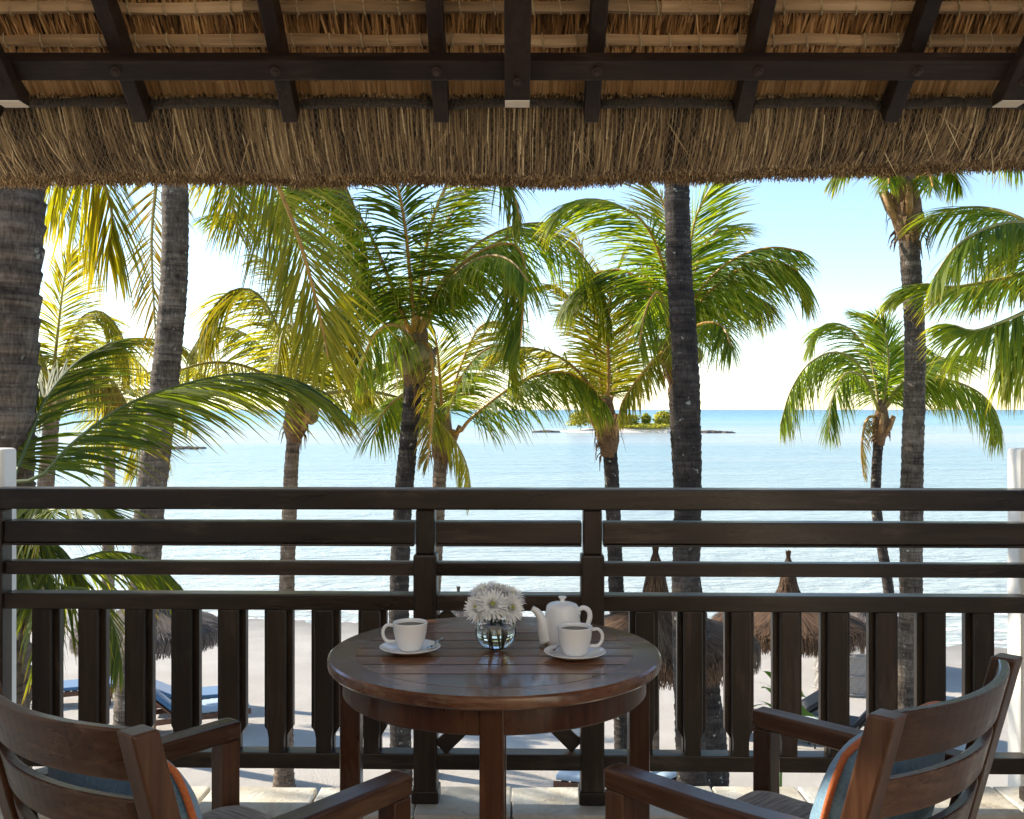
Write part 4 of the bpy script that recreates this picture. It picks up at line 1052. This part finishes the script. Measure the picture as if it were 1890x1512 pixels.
for a in (0, pi / 2, pi, -pi / 2):
    p = TC + Vector((cos(a) * .352, sin(a) * .352, 0)); q = Matrix.Rotation(a, 3, 'Z')
    MB().box(p + Vector((0, 0, (TZ - .03 - TC.z) / 2)), (.050, .052, TZ - .031 - TC.z), rot=q).build('leg', M['table_z'], tb, bevel=.004)
for a in (0, pi / 2):
    q = Matrix.Rotation(a, 3, 'Z'); MB().box(TC + Vector((0, 0, TZ - .05 - (.012 if a else 0) - TC.z)), (.66, .05, .02), rot=q).build('under_brace', M['table_z'], tb)

# ------------------------------------------------------------------ cups, saucers, spoons, teapot
def cup(label, px, py, hdir, seed):
    k = (py - 756) / FPX; d = (EYE - TZ) / k; c = Vector(((px - 945) / FPX * d, d, TZ + .0008))
    s = thing('saucer', c, label.replace('coffee cup', 'saucer under the coffee cup'), 'saucer', group='white saucers')
    MB().lathe([(.036, 0), (.042, .0015), (.056, .006), (.072, .0125), (.0745, .0145), (.0735, .0155), (.070, .0145), (.054, .0085), (.040, .0055), (.034, .005), (.001, .0048)], c, 56).build('dish', M['ceramic'], s, smooth=True)
    t = thing('coffee_cup', c + Vector((0, 0, .0056)), label, 'cup', group='white coffee cups')
    c2 = c + Vector((0, 0, .0056))
    prof = [(.024, 0), (.027, .001), (.0315, .008), (.038, .024), (.0425, .045), (.0445, .066), (.0450, .0685), (.0440, .0698), (.0428, .069), (.0418, .064), (.0400, .045), (.0355, .025), (.029, .009), (.001, .006)]
    MB().lathe(prof, c2, 56).build('bowl', M['ceramic'], t, smooth=True)
    MB().lathe([(.0410, .0605), (.001, .0606)], c2, 48, capb=False).build('coffee', M['coffee'], t, smooth=True)
    t.scale = (.94, .94, .97)
    h = Vector((cos(hdir), sin(hdir), 0)); hp = []
    for i in range(13):
        a = -1.95 + 3.75 * i / 12; hp.append(c2 + h * (.0445 + .013 + .0185 * cos(a) - .004 * (1 if i in (0, 12) else 0)) + Vector((0, 0, .038 + .021 * sin(a))))
    hp[0] = c2 + h * .0385 + Vector((0, 0, .018)); hp[-1] = c2 + h * .0425 + Vector((0, 0, .058))
    MB().tube(hp, [.0044] * 13, 10).build('handle', M['ceramic'], t, smooth=True)
    return c
cl = cup('white coffee cup on the left side of the table', 757, 1204, radians(165), 1)
cr = cup('white coffee cup on the right, in front of the teapot', 1061, 1213, radians(18), 2)
def spoon(label, c, a, off):
    p = c + Vector((off[0], off[1], .0165)); dr = Vector((cos(a), sin(a), 0)); sd_ = Vector((-sin(a), cos(a), 0))
    s = thing('teaspoon', p, label, 'spoon')
    m = MB()
    for i in range(9):
        u = i / 8; wd = .020 * sin(pi * (.06 + .88 * u)) ** .7; 
        for kx in range(7):
            v = kx / 6 * 2 - 1; m.vert(p + dr * (u * .036) + sd_ * (wd * v * .5) + Vector((0, 0, -.005 * (1 - v * v) * sin(pi * u))))
    for i in range(8):
        for kx in range(6): m.face([i * 7 + kx, i * 7 + kx + 1, i * 7 + 7 + kx + 1, i * 7 + 7 + kx])
    o = m.build('bowl', M['steel'], s, smooth=True); md = o.modifiers.new('s', 'SOLIDIFY'); md.thickness = .001
    m = MB(); m.tube([p + dr * .0345, p + dr * .06 + Vector((0, 0, .003)), p + dr * .095 + Vector((0, 0, .003))], [.0018, .0022, .0034], 8); m.build('handle', M['steel'], s, smooth=True)
spoon('steel teaspoon on the left cup saucer', cl, radians(75), (.048, -.034))
spoon('steel teaspoon on the saucer in front of the teapot', cr, radians(70), (-.056, -.022))

d = 2.50; c = Vector(((1038 - 945) / FPX * d, d, TZ + .0008))
tp = thing('teapot', c, 'white porcelain teapot with a knobbed lid', 'teapot')
prof = [(.040, 0), (.047, .001), (.0515, .006), (.0525, .016), (.0512, .040), (.0480, .070), (.0445, .092), (.0430, .099), (.0418, .1005), (.0395, .0990), (.0385, .096)]
MB().lathe(prof, c, 64).build('body', M['ceramic'], tp, smooth=True)
lid = MB().lathe([(.0412, .0990), (.0408, .1022), (.0360, .1052), (.0240, .1085), (.0090, .1098), (.0058, .1120), (.0062, .1155), (.0100, .1200), (.0118, .1222), (.0110, .1236), (.0010, .1240)], c, 56).build('lid', M['ceramic'], tp, smooth=True)
sp_ = [(-.040, .014), (-.048, .032), (-.053, .052), (-.059, .070), (-.069, .086), (-.083, .0955)]
pts = catmull([c + Vector((x * 1.0, -.012 + .2 * x * .2, z)) for x, z in sp_], 18)
m = MB(); rad = [.025 - .0195 * (i / 17) ** .62 + (.0012 if i == 17 else 0) for i in range(18)]
m.tube(pts, rad, 16, cap=False)
m.build('spout', M['ceramic'], tp, smooth=True)
o = bpy.data.objects[tp.children[-1].name]; md = o.modifiers.new('s', 'SOLIDIFY'); md.thickness = .0016; md.offset = -1
hp = catmull([c + Vector(q) for q in ((.0425, -.006, .0885), (.055, -.007, .0955), (.0695, -.008, .090), (.0745, -.008, .075), (.070, -.008, .056), (.0605, -.007, .040), (.0500, -.006, .031))], 26)
tp.scale = (.92, .92, .97)
MB().tube(hp, [.0058 + .0012 * sin(i / 25 * pi) for i in range(26)], 12).build('handle', M['ceramic'], tp, smooth=True)

# ------------------------------------------------------------------ glass vase and flowers
d = 2.445; vc = Vector(((915 - 945) / FPX * d, d, TZ + .0008)); vr = .0505
va = thing('glass_vase', vc, 'round clear glass vase with water in the middle of the table', 'vase')
def vprof(off):
    p = []
    for i in range(19):
        a = -pi * .42 + (pi * .42 + pi * .30) * i / 18
        p.append(((vr - off) * cos(a), vr * .92 + (vr - off) * .92 * sin(a)))
    return p
outer = vprof(0); zoff = outer[0][1]; outer = [(r_, z - zoff) for r_, z in outer] + [(.0315, .0865), (.033, .0890)]
inner = [(max(.001, r_ - .0032), z + (.0035 if i < 3 else 0)) for i, (r_, z) in enumerate(outer)]
m = MB(); m.lathe(outer + [(.0322, .0897), (.0308, .0890)] + inner[::-1][1:], vc, 48, capb=True, capt=True)
for i, v in enumerate(m.v):                                 # soft vertical flutes in the blown glass
    q = Vector(v) - vc; a = atan2(q.y, q.x); rr = sqrt(q.x ** 2 + q.y ** 2)
    if rr > .02: k = 1 + .008 * cos(8 * a) * (1 if i < 48 * 21 else -.6); m.v[i] = (vc.x + q.x * k, vc.y + q.y * k, v[2])
reverse_faces(m.build('bowl', M['glass'], va, smooth=True))
wt = [(r_ - .0004, z + .0003) for r_, z in inner if z < .058]
m = MB(); m.lathe(wt + [(wt[-1][0] * .999, .058)], vc, 48, capb=True, capt=True)
mw = glass_mat('vase_water', (.98, 1, .99), 1.33); m.build('water', mw, va, smooth=True, autosmooth=50)

def mum(label, c, ax, R, seed, face):
    """double chrysanthemum head facing direction ax, stalk down into the vase"""
    rng = random.Random(seed); ax = Vector(ax).normalized(); q = ax.to_track_quat('Z', 'Y')
    r = thing('chrysanthemum', c, label, 'flower', group='white chrysanthemums in the vase')
    m = MB()
    for lay in range(8):
        n = 15 + lay * 3; e0 = 1.38 - lay * .225
        for k in range(n):
            a = 2 * pi * (k + .5 * (lay % 2)) / n + rng.uniform(-.1, .1); e = e0 + rng.uniform(-.1, .1)
            l = R * (.48 + .085 * lay) * rng.uniform(.88, 1.1); D = Vector((cos(a) * cos(e), sin(a) * cos(e), sin(e)))
            p = Vector((cos(a), sin(a), 0)) * R * .10; ps = []; 
            for s_ in range(5):
                ps.append(c + q @ p); p = p + D * (l / 4); D = (D + Vector((-cos(a) * .10 if lay < 3 else cos(a) * .05, -sin(a) * .10 if lay < 3 else sin(a) * .05, .16 if lay > 3 else .02))).normalized()
            wv = q @ Vector((-sin(a), cos(a), rng.uniform(-.35, .35))).normalized()
            wd = R * rng.uniform(.085, .135)
            m.strip(ps, wv, [wd * .5, wd, wd * 1.1, wd * .9, wd * .3], 0, min(1, rng.uniform(.25, 1) if lay > 1 else rng.uniform(0, .5)))
    m.build('petals', M['petal'], r, attrs=True, smooth=True)
    if face:
        m = MB(); 
        for i in range(60):
            a = i * 2.399; rr = R * .13 * sqrt(i / 60); b = c + q @ Vector((cos(a) * rr, sin(a) * rr, R * (.30 - .12 * i / 60))); m.tube([b, b + q @ Vector((cos(a) * .0008, sin(a) * .0008, R * .12))], [R * .028, R * .02], 5)
        m.build('flower_centre', M['disc'], r)
    m = MB(); b = vc + Vector((rng.uniform(-.022, .022), rng.uniform(-.018, .018), .012)); nk = vc + Vector((rng.uniform(-.016, .016), rng.uniform(-.014, .014), .082))
    m.tube(catmull([c - ax * R * .05, c.lerp(nk, .6) - ax * R * .2, nk, b], 14), .0019, 7)
    for i in range(7):
        u = rng.uniform(.0, .85); p = nk.lerp(b, u * .5); D = Vector((rng.gauss(0, 1), rng.gauss(0, 1), rng.uniform(-.3, .5))).normalized()
        m.strip([p, p + D * .008, p + D * .017], Vector((-D.y, D.x, .2)).normalized(), [.001, .006, .001])
    m.build('stalk', M['stem'], r)
o0 = vc + Vector((0, 0, .0))
for i, (dx, dy, dz, ax, R, face, lab) in enumerate([
    (-.006, -.030, .112, (.05, -.85, .55), .037, True, 'white chrysanthemum facing forward at the centre of the bunch'),
    (-.036, -.020, .104, (-.45, -.75, .35), .034, True, 'white chrysanthemum at the lower left of the bunch'),
    (.030, -.022, .104, (.45, -.8, .3), .033, True, 'white chrysanthemum at the lower right of the bunch, above the teapot side'),
    (-.022, .004, .132, (-.3, -.3, .9), .040, False, 'full white chrysanthemum at the top left of the bunch'),
    (.030, .006, .126, (.35, -.35, .85), .035, True, 'white chrysanthemum at the top right of the bunch'),
    (.004, .022, .134, (.1, .4, .9), .034, False, 'white chrysanthemum at the back top of the bunch')]):
    mum(lab, o0 + Vector((dx * 1.18, dy * 1.1, dz + .002)), ax, R, 40 + i, face)

# ------------------------------------------------------------------ armchairs
def arc_slat(z0, z1, y_of_z, half, bow, th, n=18):
    m = MB()
    for i in range(n + 1):
        x = -half + 2 * half * i / n; b = -bow * (1 - (x / half) ** 2)
        for z, f in ((z0, 0), (z1, 0), (z1, 1), (z0, 1)): m.vert((x, y_of_z(z) + b + (th if f else 0), z))
    for i in range(n):
        for k in range(4): m.face([i * 4 + k, i * 4 + (k + 1) % 4, (i + 1) * 4 + (k + 1) % 4, (i + 1) * 4 + k])
    m.face([0, 1, 2, 3]); m.face([n * 4 + 3, n * 4 + 2, n * 4 + 1, n * 4])
    return m
def pillow(wd, hd, th, n=26):
    m = MB()
    def pt(u, v, s):
        k = ((1 - abs(u) ** 2.6) * (1 - abs(v) ** 2.6)) ** .55; pin = sqrt(1 - .22 * v ** 4) - .02 * (1 - v * v) * abs(u) ** 3; pin2 = sqrt(1 - .22 * u ** 4) - .02 * (1 - u * u) * abs(v) ** 3
        cr = .004 * noise.noise(Vector((u * 3, v * 3, s))) + .003 * noise.noise(Vector((u * 7, v * 6, s + 3)))
        return Vector((u * wd / 2 * pin, s * (th / 2 * k + cr * k), v * hd / 2 * pin2))
    for s in (-1, 1):
        b = len(m.v)
        for i in range(n + 1):
            for j in range(n + 1): m.vert(pt(i / n * 2 - 1, j / n * 2 - 1, s))
        for i in range(n):
            for j in range(n):
                q = [b + i * (n + 1) + j, b + (i + 1) * (n + 1) + j, b + (i + 1) * (n + 1) + j + 1, b + i * (n + 1) + j + 1]
                m.face(q if s < 0 else q[::-1])
    rim = [pt(-1 + 2 * i / 20, -1, 1) for i in range(20)] + [pt(1, -1 + 2 * i / 20, 1) for i in range(20)] + [pt(1 - 2 * i / 20, 1, 1) for i in range(20)] + [pt(-1, 1 - 2 * i / 20, 1) for i in range(20)]
    return m, rim
def chair(label, back_c, facing, clabel):
    """back_c: floor point under the middle of the top rail, facing: unit direction the sitter looks"""
    f = Vector((*facing, 0)).normalized(); rz = atan2(-f.x, f.y); z0 = -.014
    r = thing('armchair', (back_c[0], back_c[1], z0), label, 'chair', rz, 'wooden armchairs at the table'); r['_o'] = (0, 0, 0)
    W = .262; yz = lambda z: (.862 - z) * .26 if z > .44 else .110 - (.44 - z) * .10      # stile line, y forward from the top rail
    TOPZ = .862
    for s in (-1, 1):
        m = MB(); prof = [(yz(z), z) for z in (0, .22, .44, .65, TOPZ)]
        poly = [(y, z) for y, z in prof] + [(y + .046, z) for y, z in reversed(prof)]
        reverse_faces(m.prism(poly, lambda p, t: (t, p[0] - .012, p[1]), s * W - .024, s * W + .024).build('back_post', M['chair_z'], r, local=True, bevel=.005, seg=3))
    for i, (a, b) in enumerate(((.772, TOPZ - .002), (.672, .742), (.568, .636), (.470, .53))):
        reverse_faces(arc_slat(a, b, yz, W - .0245, .055, .021).build('back_slat', M['chair'], r, local=True, bevel=.004))
    for s in (-1, 1):
        x = s * (W + .006)
        MB().box((x, .548, .300), (.046, .046, .598)).build('front_post', M['chair_z'], r, local=True, bevel=.004)
        m = MB(); pl = [(.085, .648), (.32, .640), (.573, .640), (.573, .6), (.32, .596), (.085, .604)]
        reverse_faces(m.prism(pl, lambda p, t: (t, p[0], p[1]), x - .026, x + .026).build('armrest', M['chair_y'], r, local=True, bevel=.006, seg=3))
        MB().box((s * (W - .002), .33, .375), (.028, .39, .06)).build('side_rail', M['chair_y'], r, local=True, bevel=.003)
    MB().box((0, .548, .378), (W * 2 - .036, .028, .06)).build('front_rail', M['chair'], r, local=True, bevel=.003)
    MB().box((0, .135, .378), (W * 2 - .05, .026, .06)).build('rear_rail', M['chair'], r, local=True, bevel=.003)
    # seat pad with piping
    m = MB(); n = 20; sx, sy = W - .005, .215; cy = .355
    for i in range(n + 1):
        for j in range(n + 1):
            u, v = i / n * 2 - 1, j / n * 2 - 1; e = (1 - abs(u) ** 5) * (1 - abs(v) ** 5)
            m.vert((u * sx, cy + v * sy, .438 + .044 * e ** .4 + .004 * noise.noise(Vector((u * 3, v * 3, 5)))))
    for i in range(n):
        for j in range(n): m.face([i * (n + 1) + j, (i + 1) * (n + 1) + j, (i + 1) * (n + 1) + j + 1, i * (n + 1) + j + 1])
    b = len(m.v)
    for u, v in ((-1, -1), (1, -1), (1, 1), (-1, 1)): m.vert((u * sx, cy + v * sy, .408))
    g0 = [0, n * (n + 1), n * (n + 1) + n, n]
    e1 = [[i * (n + 1) for i in range(n + 1)], [n * (n + 1) + j for j in range(n + 1)], [i * (n + 1) + n for i in range(n, -1, -1)], [j for j in range(n, -1, -1)]]
    for k in range(4): m.face([b + k, b + (k + 1) % 4] + e1[k][::-1])
    st = reverse_faces(m.build('seat_pad', M['seat_fabric'], r, local=True, smooth=True, autosmooth=60))
    pr = []
    for k in range(20): pr.append((-sx + 2 * sx * k / 20, cy - sy, .443))
    for k in range(20): pr.append((sx, cy - sy + 2 * sy * k / 20, .443))
    for k in range(20): pr.append((sx - 2 * sx * k / 20, cy + sy, .443))
    for k in range(20): pr.append((-sx, cy + sy - 2 * sy * k / 20, .443))
    MB().tube(pr, .0045, 8, closed=True).build('piping', M['seat_pipe'], st, local=True, smooth=True)
    # throw cushion leaning on the back: its own thing
    q = r.rotation_euler.to_matrix(); cc = Vector((back_c[0], back_c[1], z0)) + q @ Vector((0, .155, .592))
    t = thing('throw_cushion', cc, clabel, 'cushion', 0, 'blue throw cushions'); t['_o'] = (0, 0, 0)
    t.rotation_euler = (radians(14), 0, rz)
    m, rim = pillow(.46, .38, .125)
    m.build('cover', M['blue_fabric'], t, local=True, smooth=True)
    MB().tube([p * 1.008 + Vector((0, -.002, 0)) for p in rim], .0065, 8, closed=True).build('piping', M['orange'], t, local=True, smooth=True)
    return r
chair('wooden armchair at the right, its curved slatted back towards us', (.790, 1.755), (-.70, .71), 'blue cushion with rust piping on the right-hand armchair')
chair('wooden armchair at the left, its curved slatted back towards us', (-.776, 1.652), (.62, .785), 'blue cushion with rust piping on the left-hand armchair')
for o in bpy.data.objects:
    if '_o' in o.keys(): del o['_o']
